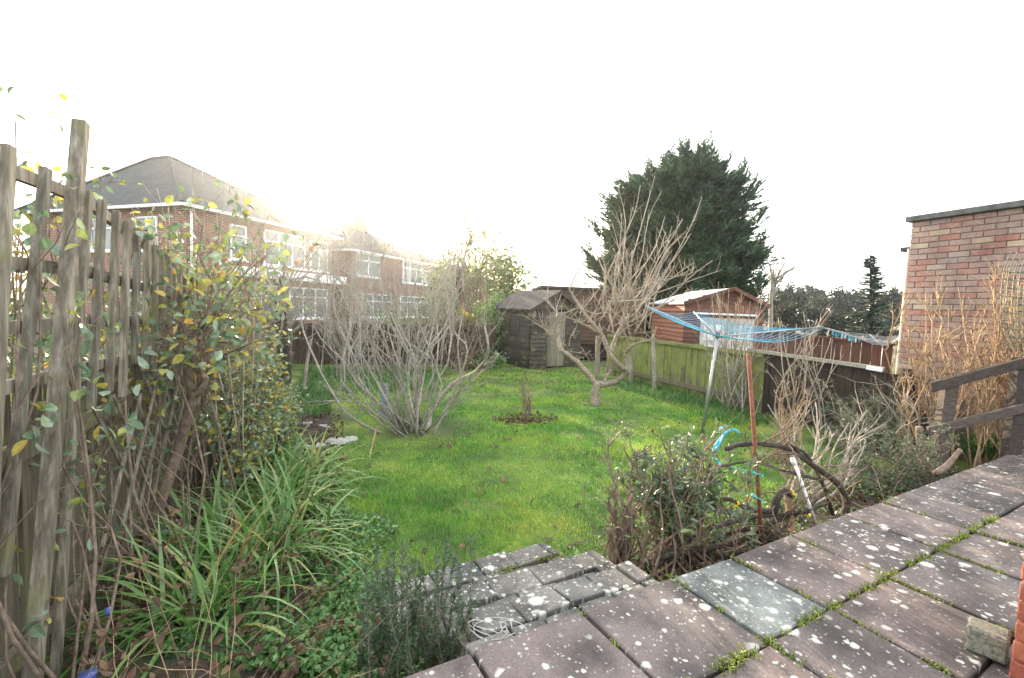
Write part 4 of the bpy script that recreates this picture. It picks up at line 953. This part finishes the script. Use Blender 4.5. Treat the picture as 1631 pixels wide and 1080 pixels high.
tb = groundat(1232, 26); Zb = 26.; t = thing('bare_tree', tb, 'small bare tree between the cypress and the spruce', 'tree'); mb = MB(); limb(mb, [tb, dep(1228, 480, Zb), dep(1232, 450, Zb)], .13, .08, 7, 3, .01)
for k in range(26): e = dep(U(1215, 1272), U(398, 455), Zb+U(-.8, .8)); path = limb(mb, [dep(1230, U(445, 480), Zb), dep(1236, 445, Zb).lerp(e, .5), e], .045, .012, 4, 3, .02); [grow(mb, path[int(U(.3, .99)*(len(path)-1))], rdir()+Vector((.1, 0, .3)), U(.3, .9), .014, 1, 4, .25, .05, 3, .5, .8, 3) for _ in range(4)]
mb.build('branches', 'bark_grey', t, True, tb)
far = [(1228, 486, 40, 40, 34), (1262, 478, 62, 26, 30), (1292, 474, 75, 24, 26), (1322, 486, 55, 34, 30), (1352, 482, 70, 28, 30), (1420, 484, 48, 24, 34), (1445, 488, 60, 30, 30), (1250, 505, 34, 26, 26), (1300, 512, 34, 34, 24), (1345, 520, 32, 30, 26), (1402, 520, 30, 34, 26), (1000, 500, 60, 60, 26), (800, 478, 70, 60, 14)]
labs = ['rounded grey green tree right of the cypress', 'far dark tree behind the bare tree', 'distant rounded tree on the skyline left of the spruce', 'pale green tree left of the spruce', 'far tree directly behind the spruce', 'dark tree between the spruce and the brick building', 'far tree partly hidden by the brick building', 'low bush below the bare tree', 'broad low bush above the red fence', 'low bush at the foot of the spruce', 'low bush right of the spruce foot', 'far trees glimpsed behind the brown shed', 'far low tree glimpsed left of the shed roof']
for (px, py, Zf, wd, hh), lb in zip(far, labs):
    k = Zf/F; bushy('far_tree', lb, groundat(px, Zf), dep(px, py+hh*.1, Zf), (wd*k, wd*k*.8, hh*k*.8), 2600, 4.2*k, 2.8*k, 'far_leaf', 'tree', grp='trees beyond the gardens')

# ---- rotary airer
hb = onz(1118, 694, 0); Zd = depth(hb); t = thing('rotary_airer', hb, 'rotary washing line with blue lines on leaning steel pole', 'washing line'); hub = dep(1143, 536, Zd-.05)
mb = MB(); mb.tube([hb, hub], .022, 10); mb.tube([hub-Vector((0, 0, .02)), hub+Vector((.005, 0, .16))], .03, 10); mb.build('pole', 'steel', t, True, hb)
tips_ = [dep(1028, 487, Zd+.25), dep(1105, 497, Zd+.9), dep(1312, 521, Zd-.2), dep(1200, 542, Zd-.9)]
for e in tips_: mb = MB(); mb.tube([hub, e], .011, 6); mb.build('arm', 'steel', t, True, hb)
for k in range(9):
    f_ = .3+.7*k/8; mb = MB()
    for a, b in zip(tips_, tips_[1:]+tips_[:1]):
        A = hub.lerp(a, f_); B = hub.lerp(b, f_); sag = .06*(A-B).length
        mb.tube([A.lerp(B, i/8)-Vector((0, 0, sag*4*(i/8)*(1-i/8)+U(0, .006))) for i in range(9)], .0035, 4, False)
    mb.build('line', 'blue', t, True, hb)
# neighbour's airer with pegs
hub = dep(1408, 553, 8.2); hb2 = Vector((hub.x, hub.y, 0)); t = thing('rotary_airer', hb2, 'second rotary washing line with pegs beyond the dark fence', 'washing line'); mb = MB(); mb.tube([hb2, hub+Vector((0, 0, .1))], .025, 10); mb.build('pole', 'steel', t, True, hb2)
tips2 = [dep(1305, 520, 8.3), dep(1385, 533, 9.2), dep(1436, 535, 8.5), dep(1420, 545, 7.3)]
for e in tips2: mb = MB(); mb.tube([hub, e], .012, 6); mb.build('arm', 'steel', t, True, hb2)
for k in range(7):
    f_ = .35+.65*k/6; mb = MB()
    for a, b in zip(tips2, tips2[1:]+tips2[:1]): A = hub.lerp(a, f_); B = hub.lerp(b, f_); mb.tube([A, A.lerp(B, .5)-Vector((0, 0, .03)), B], .004, 4, False)
    mb.build('line', 'steel', t, True, hb2)
for k in range(26):
    p = tips2[0].lerp(hub, U(.12, .62))+Vector((U(-.05, .05), U(-.05, .05), -.03)); mb = MB(); mb.obox(p, (.008, 0, 0), (0, .006, 0), (U(-.01, .01), 0, .04)); mb.build('peg', 'blue' if k % 3 else 'white', t, origin=hb2)

# ---- rusty pole, white pole, wooden stake, twine, blue hose
rb = onz(1221, 868, .2); Zr = depth(rb); rt_ = dep(1192, 563, Zr+.02); mb = MB(); mb.tube([rb-Vector((0, 0, .2)), rt_], .0135, 10); tag(mb.build('rusty_pole', 'rust', smooth=True, origin=rb), 'tall rusty steel pole leaning beside the patio', 'pole')
wb = onz(1301, 838, .2); Zw = depth(wb); mb = MB(); mb.tube([wb, dep(1266, 738, Zw+.03)], .011, 8); t = thing('white_pole', wb, 'short white plastic pole leaning in the pruned shrub', 'pole'); mb.build('tube', 'white', t, True, wb)
mb = MB(); mb.tube([dep(1288, 806, Zw), dep(1290, 812, Zw)], .02, 8); mb.build('collar', 'steel', t, True, wb); mb = MB(); mb.tube([dep(1266, 740, Zw+.03), dep(1262, 730, Zw+.03)], .018, 8); mb.build('cap', 'white', t, True, wb)
q = onz(1262, 845, .15); mb = MB(); mb.bar(q, dep(1252, 775, depth(q)), .04, .03, side=RT); tag(mb.build('wooden_stake', 'twig_tan', origin=q), 'split brown stake between rusty pole and white pole', 'stake')
mb = MB()
for y0, y1, ye in ((730, 753, 757), (765, 790, 798)):
    mb.tube([dep(1135, y0, Zr+.1), dep(1165, (y0+y1)/2+3, Zr+.05), dep(1200, y1, Zr), dep(1216, ye, Zr-.02), dep(1213, ye+3, Zr-.05)], .004, 5)
    mb.tube([dep(1198, y1-2, Zr-.01), dep(1204, y1+3, Zr-.01)], .012, 6)
tag(mb.build('twine', 'teal', smooth=True), 'teal twine tied around the rusty pole', 'twine')
mb = MB(); limb(mb, [dep(1178, 690, Zr+.3), dep(1165, 684, Zr+.3), dep(1148, 698, Zr+.3), dep(1138, 712, Zr+.25), dep(1134, 724, Zr+.2), dep(1142, 735, Zr+.2), dep(1150, 742, Zr+.15)], .0085, .0085, 7, 4); limb(mb, [dep(1150, 680, Zr+.3), dep(1152, 695, Zr+.28), dep(1138, 720, Zr+.25)], .008, .008, 6, 3); limb(mb, [dep(1100, 738, Zr+.2), dep(1085, 748, Zr+.2), dep(1076, 756, Zr+.2)], .008, .007, 6, 3)
tag(mb.build('washing_rope', 'blue', smooth=True), 'pale blue washing cord knotted in the pruned shrub', 'cord')

# ---- gnarled pruned shrub along the patio edge
sb = onz(1180, 880, .12); t = thing('gnarled_vine', sb, 'gnarled arching vine with thick dark stems at the patio edge', 'vine'); mb = MB()
def ZV(x): q = onz(x, 905-(x-1050)*.27, .2); return depth(q)+.12
def vine(l, r0, r1, j=.06): return limb(mb, [dep(x, y, ZV(x)+U(-j, j)) for x, y in l], r0, r1, 7, 4, .004)
arcs = [([(1154, 716), (1182, 708), (1222, 708), (1264, 719), (1307, 750), (1335, 772), (1349, 798), (1345, 818), (1328, 826)], .014, .03), ([(1329, 826), (1310, 770), (1285, 725), (1255, 708)], .016, .01), ([(1150, 742), (1200, 735), (1240, 748), (1280, 758), (1310, 765)], .008, .014),
        ([(1232, 815), (1240, 790), (1252, 782), (1262, 790)], .028, .02), ([(1010, 910), (1060, 885), (1120, 875), (1180, 860), (1235, 830), (1290, 812)], .026, .018), ([(1040, 905), (1090, 860), (1150, 835), (1210, 822), (1280, 815), (1320, 800)], .022, .012), ([(1120, 800), (1160, 795), (1190, 810), (1230, 815)], .014, .018), ([(1230, 860), (1250, 840), (1270, 820), (1310, 790)], .018, .01), ([(1060, 900), (1110, 890), (1170, 880), (1240, 850)], .03, .022), ([(1130, 870), (1170, 845), (1215, 845), (1240, 860)], .02, .016)]
vp = [vine(*a) for a in arcs]; mb.build('stems', 'bark_dark', t, True, sb); mb = MB()
for path in vp:
    for _ in range(16): grow(mb, rnd.choice(path), rdir()+Vector((0, 0, .35)), U(.12, .38), .006, 1, 4, .35, .02, 3, .5, 1, 4)
mb.build('twigs', 'bark_brown', t, True, sb)
def shrub(nm, lab, base, n_, box, r0, r1, mat, leafm=None, per=1, L=.03, W=.015, kids=4, kl=.3, spread=.1, curve=.25, kd=1, cat='shrub', grp=None, extra=None):
    base = Vector(base); t = thing(nm, base, lab, cat, grp); mb = MB(); tp = []; Zq = depth(base); x0, x1, y0, y1, dz = box
    stems(mb, base, n_, pxtip(x0, x1, y0, y1, Zq-dz, Zq+dz), r0, r1, spread, curve, kids, kl, tp, kd); mb.build('stems', mat, t, True, base)
    if leafm: mb = MB(); leaves_on(mb, tp, per, L, W, .15, .02); mb.build('leaves', leafm, t, origin=base)
    return t, tp
shrub('cut_back_shrub', 'cut back brown shrub with few green leaves beside the steps', onz(1040, 905, .1), 42, (965, 1150, 690, 860, .3), .009, .004, 'bark_brown', 'small_leaf', .3, .05, .018, 4, .22, .13, .3)
shrub('cut_back_shrub', 'stubby brown shrub touching the right end of the steps', onz(990, 905, .1), 34, (962, 1010, 770, 860, .12), .008, .005, 'bark_brown', None, 1, .03, .01, 2, .2, .04, .15)
tL, tpL = shrub('leafy_shrub', 'low shrub with pale leaves and tiny pink buds left of rusty pole', onz(1120, 890, .1), 26, (1010, 1190, 715, 790, .2), .006, .003, 'bark_brown', 'herb', 3, .055, .017, 4, .25, .12, .3)
mb = MB(); [mb.ball(dep(*rnd.choice([(1098, 748), (1125, 755), (1105, 762)]), Zr+.1)+rdir()*.03, .008, 5) for _ in range(14)]; mb.build('buds', plain('pink_bud', (.6, .2, .28), .6, .2, 9, 0, 0), tL)
mb = MB(); [mb.ball(dep(x, y, Zr+.05)+rdir()*.012, .009, 5) for x, y in ((1172, 808), (1176, 800), (1007, 832), (1082, 835), (1290, 822), (1165, 830), (1263, 785)) for _ in range(3)]; tag(mb.build('yellow_flowers', 'yellow'), 'tiny yellow jasmine flowers among the pruned twigs', 'flowers', kind='stuff')
shrub('rose_bush', 'bare pruned rose bush with pale stems right of rusty pole', onz(1275, 800, .0), 17, (1210, 1420, 640, 750, .5), .012, .005, 'twig_pale', None, 1, .03, .01, 5, .28, .12, .25)
shrub('rose_bush', 'thin brown rose stems nearest the rusty pole top', onz(1240, 740, .0), 18, (1225, 1290, 600, 690, .3), .011, .005, 'twig_tan', None, 1, .03, .01, 3, .2, .12, .2)
shrub('twiggy_shrub', 'tall bare twiggy shrub in front of the dark fence', onz(1275, 690, .0), 13, (1215, 1330, 480, 600, .4), .012, .004, 'twig_pale', None, 1, .03, .01, 5, .24, .2, .2)
shrub('twiggy_shrub', 'bare shrub against the right half of the mossy fence', onz(1180, 655, .0), 34, (1120, 1240, 470, 590, .6), .013, .004, 'bark_grey', None, 1, .03, .01, 5, .28, .25, .2)
shrub('twiggy_shrub', 'thin tan shrub rising above the summer house doors', onz(1165, 625, .0), 16, (1130, 1215, 440, 510, .4), .012, .004, 'twig_tan', None, 1, .03, .01, 4, .2, .2, .15)
shrub('herb_bush', 'grey green feathery herb bush below the dark fence', onz(1385, 720, .0), 44, (1320, 1450, 635, 700, .45), .008, .003, 'twig_pale', 'herb', 5, .035, .006, 6, .3, .2, .25)
tR, _tp = shrub('rose_bush', 'rose bush with one red bloom before the dark fence', onz(1395, 700, .0), 5, (1375, 1405, 615, 650, .1), .007, .004, 'bark_brown', 'rose_leaf', 2, .06, .04, 2, .3, .05, .2)
q = dep(1388, 615, depth(onz(1395, 700, 0)))
mb = MB()
for k in range(26): a = U(0, 6.28); mb.leaf(q+Vector((0, 0, U(-.01, .015))), Vector((math.cos(a), math.sin(a), U(.2, 1.2))), Vector((0, 0, 1)), U(.035, .06), .045, -.3)
mb.build('flower', 'red', tR)
shrub('twiggy_shrub', 'thorny grey twigs spreading before the handrail post', onz(1470, 735, .1), 20, (1380, 1520, 590, 700, .5), .009, .003, 'bark_grey', None, 1, .03, .01, 6, .35, .12, .3)
shrub('low_plants', 'low mixed weeds between the handrail and pruned vine', onz(1420, 775, .1), 46, (1340, 1500, 690, 780, .25), .005, .002, 'bark_brown', 'herb', 2, .035, .013, 4, .35, .3, .3, cat='plants')
# golden twigs before the brick wall
for i, (px, py, x0, x1, y0, y1, nn, lab) in enumerate(((1470, 705, 1435, 1500, 450, 600, 9, 'leftmost golden twiggy shrub before the brick wall'), (1530, 700, 1480, 1570, 450, 590, 13, 'golden twiggy shrub rising behind the first handrail post'), (1590, 690, 1545, 1631, 425, 560, 15, 'tallest golden twiggy shrub between the handrail posts'), (1660, 690, 1600, 1690, 420, 540, 13, 'golden twiggy shrub at the right edge'))):
    b = onz(px, py, .15); b = EYE+(b-EYE)*(5.2/depth(b)); b.z = .1
    s_, tp = shrub('golden_shrub', lab, b, nn, (x0, x1, y0, y1, .35), .012, .005, 'twig_tan', None, 1, .03, .01, 13, .16, .16, .22, 1, grp='golden shrubs by the brick wall')
    mb = MB()
    for p, d in tp:
        if rnd.random() < .6: mb.leaf(p, d+rdir()*.5, rdir(), U(.012, .03), U(.008, .016), 0)
    mb.build('buds', 'twig_tan', s_, origin=b)['kind'] = 'stuff'
b = onz(1570, 722, .25); t = thing('strap_leaf_clump', b, 'green strap leaf clump behind the handrail', 'plant', 'strap leaf clumps'); mb = MB()
for _ in range(90): a = U(0, 6.28); mb.blade(b+Vector((U(-.25, .25), U(-.1, .1), -.05)), (math.cos(a), math.sin(a), 0), U(.25, .5), .014, U(.1, .8), 5)
mb.build('leaves', 'longgrass', t, True, b)
# green wire plant support
q = dep(1640, 560, 4.5); t = thing('wire_support', q, 'green wire mesh plant support curving at the right edge', 'plant support'); mb = MB()
for k in range(7): x = 1597+k*9; limb(mb, [dep(x+14, 400+k*3, 4.6), dep(x+2, 430, 4.55), dep(x-3, 480, 4.5), dep(x, 530, 4.5), dep(x+14, 560, 4.5)], .004, .004, 4, 3)
for y in range(432, 560, 13): limb(mb, [dep(1598-(3 if y < 520 else -4), y, 4.5), dep(1625, y+3, 4.6), dep(1660, y+4, 4.7)], .003, .003, 4, 2)
mb.build('mesh', plain('green_wire', (.05, .1, .08), .5, .1, 5, 0, 0), t, True, q)
# timber edging and a branch stub by the rail
a = onz(1390, 730, .02); b_ = onz(1540, 742, .2); mb = MB(); mb.bar(onz(1375, 716, .03), onz(1480, 745, .06), .1, .05, side=(0, 0, 1)); tag(mb.build('timber_edging', 'rail_wood', origin=a), 'grey timber edging board below the herb bush', 'edging')
q = onz(1490, 755, .35); mb = MB(); limb(mb, [q, dep(1515, 735, depth(q)), dep(1530, 716, depth(q))], .03, .02, 7, 3, .005); tag(mb.build('cut_branch', 'bark_brown', smooth=True, origin=q), 'thick cut branch stub beside the patio corner', 'branch')
q = onz(1472, 745, .2); mb = MB(); limb(mb, [q, dep(1468, 710, depth(q)), dep(1464, 680, depth(q))], .04, .035, 7, 3, .006); tag(mb.build('mossy_stump', 'bark_brown', smooth=True, origin=q), 'short mossy stump in front of the handrail', 'stump')

# ---- rosemary at the front
rb_ = onz(650, 1075, .2)
for i, (px, py, nn, lab) in enumerate(((690, 1060, 26, 'dark green rosemary bush beside the steps'), (610, 1075, 20, 'dark green rosemary sprigs left of the main rosemary bush'))):
    b = onz(px, py, .15); t = thing('rosemary_bush', b, lab, 'herb', 'rosemary at the patio edge'); mb = MB(); nb_ = MB(); Zq = depth(b)
    for k in range(nn):
        e = dep(px+rnd.gauss(0, 42 if i == 0 else 28), U(850, 1005) if i == 0 else U(870, 1020), Zq+U(-.15, .25)); s0 = b+Vector((rnd.gauss(0, .07), rnd.gauss(0, .07), 0))
        path = limb(mb, [s0, s0.lerp(e, .5)+rdir()*.04-Vector((0, 0, .02)), e], .004, .0016, 4, 7)
        for j in range(2, len(path)):
            for _ in range(17):
                q = path[j-1].lerp(path[j], rnd.random()); d = (path[j]-path[j-1]).normalized(); nb_.leaf(q, d*.8+rdir()*.9, rdir(), U(.02, .036), .0048, .05)
    mb.build('stems', 'bark_brown', t, True, b); nb_.build('needles', 'rosemary', t, origin=b)
# string on the steps
q = onz(800, 1005, .3); mb = MB(); rr = []
for k in range(90): a = k*.42; r_ = .045+.03*math.sin(k*.37); rr.append(q+_r0*(math.cos(a)*r_*1.6-.03)+Vector((0, math.sin(a)*r_, .012+.012*math.sin(k*.9))))
limb(mb, rr[:60:2], .0022, .0022, 4, 3); limb(mb, [q+_r0*(.05+.055*math.cos(a*.4))+Vector((0, .055*math.sin(a*.4), .012)) for a in range(14)], .0022, .0022, 4, 3); tag(mb.build('string', 'string', smooth=True), 'tangled white string lying on the top step', 'string')

# ---- left bed: strap leaves
cl = [((-.40, 2.95), 130, .62, 'foremost strap leaf clump spilling over the left lawn edge'), ((-.62, 2.45), 110, .6, 'strap leaf clump nearest the camera below the leaning stem'), ((-.45, 3.6), 150, .62, 'strap leaf clump in the middle of the left bed'), ((-.35, 4.2), 130, .55, 'strap leaf clump arching toward the lawn beyond the middle'), ((-.7, 4.9), 120, .5, 'farthest strap leaf clump near the pale stones'), ((-.8, 3.1), 90, .6, 'strap leaf clump against the lattice')]
for (x, y), nn, L, lab in cl:
    b = Vector((x, y, .08)); t = thing('strap_leaf_clump', b, lab, 'plant', 'strap leaf clumps'); mb = MB()
    for _ in range(int(nn*1.25)):
        a = U(0, 6.28); mb.blade(b+Vector((rnd.gauss(0, .11), rnd.gauss(0, .11), U(-.04, .02))), (math.cos(a), math.sin(a), 0), L*U(.55, 1.25), U(.011, .021), U(.25, 1.15), 7)
    mb.build('leaves', 'strap', t, True, b)
# ground cover
mb = MB()
for _ in range(15000):
    px, py = U(250, 680), U(800, 1090); q = onz(px, py, .08)
    if q.x > .42-.12*(q.y-2)+.12*math.sin(q.y*6) or q.y > 3.9: continue
    if (q-p0).dot(pn) < .05: continue
    z = lawn_z(q.x, q.y)+U(0, .09)*(.5+.5*math.sin(q.x*9)*math.sin(q.y*8)); mb.leaf((q.x, q.y, z), rdir()+Vector((0, 0, .2)), rdir()*.6+Vector((0, 0, 1)), U(.018, .045), U(.012, .03), .1)
tag(mb.build('ground_cover', 'cover_leaf'), 'small leaved ground cover at the front left of the lawn', 'ground cover', kind='stuff')
mb = MB()
for _ in range(1700):
    q = Vector((U(-1.1, .0), U(1.3, 7), 0)); mb.leaf((q.x, q.y, lawn_z(q.x, q.y)+U(0, .1)), rdir(), rdir()+Vector((0, 0, .7)), U(.02, .07), U(.012, .04), .2)
tag(mb.build('leaf_litter', 'dead_leaf'), 'brown leaf litter in the left bed', 'leaves', kind='stuff')
mb = MB()
for _ in range(2600):
    q = pat(U(1.75, 6.8), -U(.02, .75)); z = lawn_z(q.x, q.y)+.1*max(0, 1+(q-p0).dot(pn)*-1.6)
    mb.leaf((q.x, q.y, z+U(0, .05)), rdir(), rdir()+Vector((0, 0, .7)), U(.02, .06), U(.012, .035), .2)
tag(mb.build('border_litter', 'dead_leaf'), 'brown leaf litter along the patio border', 'leaves', kind='stuff')
mb = MB()
for _ in range(3800):
    q = pat(U(1.75, 6.8), -U(.02, 1.0)); k = math.sin(q.x*4.1)+math.sin(q.x*9.7+q.y*5)
    if k < -.3: continue
    z = lawn_z(q.x, q.y)+.1*max(0, 1+(q-p0).dot(pn)*-1.6); mb.leaf((q.x, q.y, z+U(0, .08)), rdir()+Vector((0, 0, .2)), rdir()*.6+Vector((0, 0, 1)), U(.018, .045), U(.01, .028), .1)
tag(mb.build('border_weeds', 'cover_leaf'), 'small green weeds along the patio border', 'weeds', kind='stuff')
# dead fern stalks bottom left
b = Vector((-.85, 2.15, .1)); t = thing('dead_stalks', b, 'heap of dead brown stalks in the bottom left corner', 'plant'); mb = MB(); lf = MB()
for _ in range(110):
    s0 = Vector((U(-1., -.3), U(1.5, 2.7), .05)); path = grow(mb, s0, Vector((U(-.6, .8), U(-.5, .5), U(.2, 1))), U(.35, .8), .0035, 0, 6, .2, -.06, 0)
    if rnd.random() < .45:
        for p in path[2:]:
            for _k in range(5): lf.leaf(p+rdir()*.02, rdir(), rdir(), U(.02, .045), U(.01, .025), .3)
mb.build('stalks', 'twig_tan', t, True, b); lf.build('dead_leaves', 'dead_leaf', t, origin=b)
# leaning reddish stem
lb = onz(215, 905, .05); Zl = depth(lb); t = thing('leaning_shrub', lb, 'leaning brown woody stem in the left bed', 'shrub'); mb = MB()
limb(mb, [lb, dep(245, 830, Zl), dep(285, 710, Zl), dep(302, 650, Zl), dep(312, 625, Zl)], .034, .027, 9, 4, .003); limb(mb, [dep(306, 640, Zl), dep(300, 600, Zl), dep(297, 565, Zl), dep(300, 530, Zl)], .024, .02, 8, 4, .003); limb(mb, [dep(312, 628, Zl), dep(325, 612, Zl), dep(328, 600, Zl)], .024, .016, 8, 3, .003)
mb.build('trunk', 'bark_brown', t, True, lb); mb = MB(); tp = []
for k in range(30):
    b = dep(U(295, 330), U(525, 620), Zl); e = dep(U(230, 450), U(330, 560), Zl+U(-.4, .9)); path = limb(mb, [b, b.lerp(e, .5)+rdir()*.12, e], .007, .0025, 4, 4, .006)
    for _ in range(5): grow(mb, path[int(U(.3, .99)*(len(path)-1))], rdir(), U(.15, .4), .003, 1, 4, .25, .05, 3, .5, .9, 3, tp)
mb.build('branches', 'bark_brown', t, True, lb); mb = MB(); leaves_on(mb, tp, .55, .055, .035, .2, .03); mb.build('leaves', 'rose_leaf', t, origin=lb)
# climbing roses along the trellis
rs = [(2.0, 11, (0, 120, 190, 640), 'climbing rose nearest the camera on the trellis top'), (2.75, 17, (60, 260, 250, 640), 'climbing rose woven through the middle of the trellis'), (3.6, 22, (180, 360, 330, 620), 'climbing rose with yellowing leaves beyond the tall post'), (4.6, 44, (270, 440, 390, 640), 'leafy rose with pale leaves below the brick house'), (5.6, 30, (330, 450, 460, 660), 'farthest rose beside the old dark trunk')]
for y_, nn, (x0, x1, y0, y1), lab in rs:
    b = Vector((-.88, y_, .1)); t = thing('climbing_rose', b, lab, 'rose', 'roses along the trellis'); mb = MB(); tp = []; Zq = depth(b)
    stems(mb, b, nn, pxtip(x0, x1, y0, y1, Zq-.15, Zq+.5), .007, .0025, .12, .3, 5, .22, tp); mb.build('canes', 'bark_brown', t, True, b)
    mb = MB(); leaves_on(mb, tp, (.6 if y_ < 3 else .42 if y_ < 4 else .65), .05, .034, .2, .03); mb.build('leaves', 'rose_leaf', t, origin=b)
bl = bushy('leafy_shrub', 'rounded small leaved shrub spilling over the strap leaves', (-.75, 4.3, 0), (-.7, 4.5, .62), (.34, .9, .5), 4200, .04, .024, 'rose_leaf', 'shrub')
b = Vector((-.8, 4.0, .1)); t = thing('tall_canes', b, 'tall thin pale canes rising in front of the brick house roof', 'canes'); mb = MB()
for (x, y) in ((302, 235), (322, 262), (360, 285), (372, 300), (392, 305), (345, 330), (412, 330), (268, 330), (430, 345), (250, 300)):
    b0 = b+Vector((U(-.1, .15), U(-.4, .5), 0)); e = dep(x, y, depth(b)+U(-.2, .5)); path = limb(mb, [b0, b0.lerp(e, .5)+rdir()*.1, e], .0065, .002, 4, 6, .004)
    for _ in range(5): grow(mb, path[int(U(.5, .98)*(len(path)-1))], rdir()+Vector((0, 0, .6)), U(.1, .3), .002, 1, 4, .2, .05, 2, .5, .8, 3)
mb.build('stems', 'twig_pale', t, True, b)
# blue pots
for px, py, s_, lab in ((140, 1088, .028, 'blue plastic pot at the bottom left corner'), (172, 975, .012, 'small blue pot half hidden under dead stalks')):
    q = onX(px, py, -.8); t = thing('blue_pot', q, lab, 'pot', 'blue pots in the left bed'); mb = MB(); mb.tube([q-Vector((0, 0, s_)), q+Vector((0, 0, s_))], [s_*.6, s_*.8], 14); mb.build('body', 'bluepot', t, True, q); mb = MB(); mb.tube([q+Vector((0, 0, s_*.9)), q+Vector((0, 0, s_*1.15))], s_*.9, 14); mb.build('rim', 'bluepot', t, True, q)

# ---- thin haze volume, added to give a glow around the low sun
mb = MB(); mb.box(-90, 140, -12, 190, -3, 45)
hm = bpy.data.materials.new('glow_haze'); hm.use_nodes = True; n = hm.node_tree.nodes; n.clear()
ho = n.new('ShaderNodeOutputMaterial'); pv = n.new('ShaderNodeVolumePrincipled'); pv.inputs['Color'].default_value = (.95, .96, 1, 1); pv.inputs['Density'].default_value = .0008; pv.inputs['Anisotropy'].default_value = .86
hm.node_tree.links.new(pv.outputs[0], ho.inputs['Volume']); tag(mb.build('haze', hm), 'thin pale haze added for the sun glow', 'haze', kind='stuff')
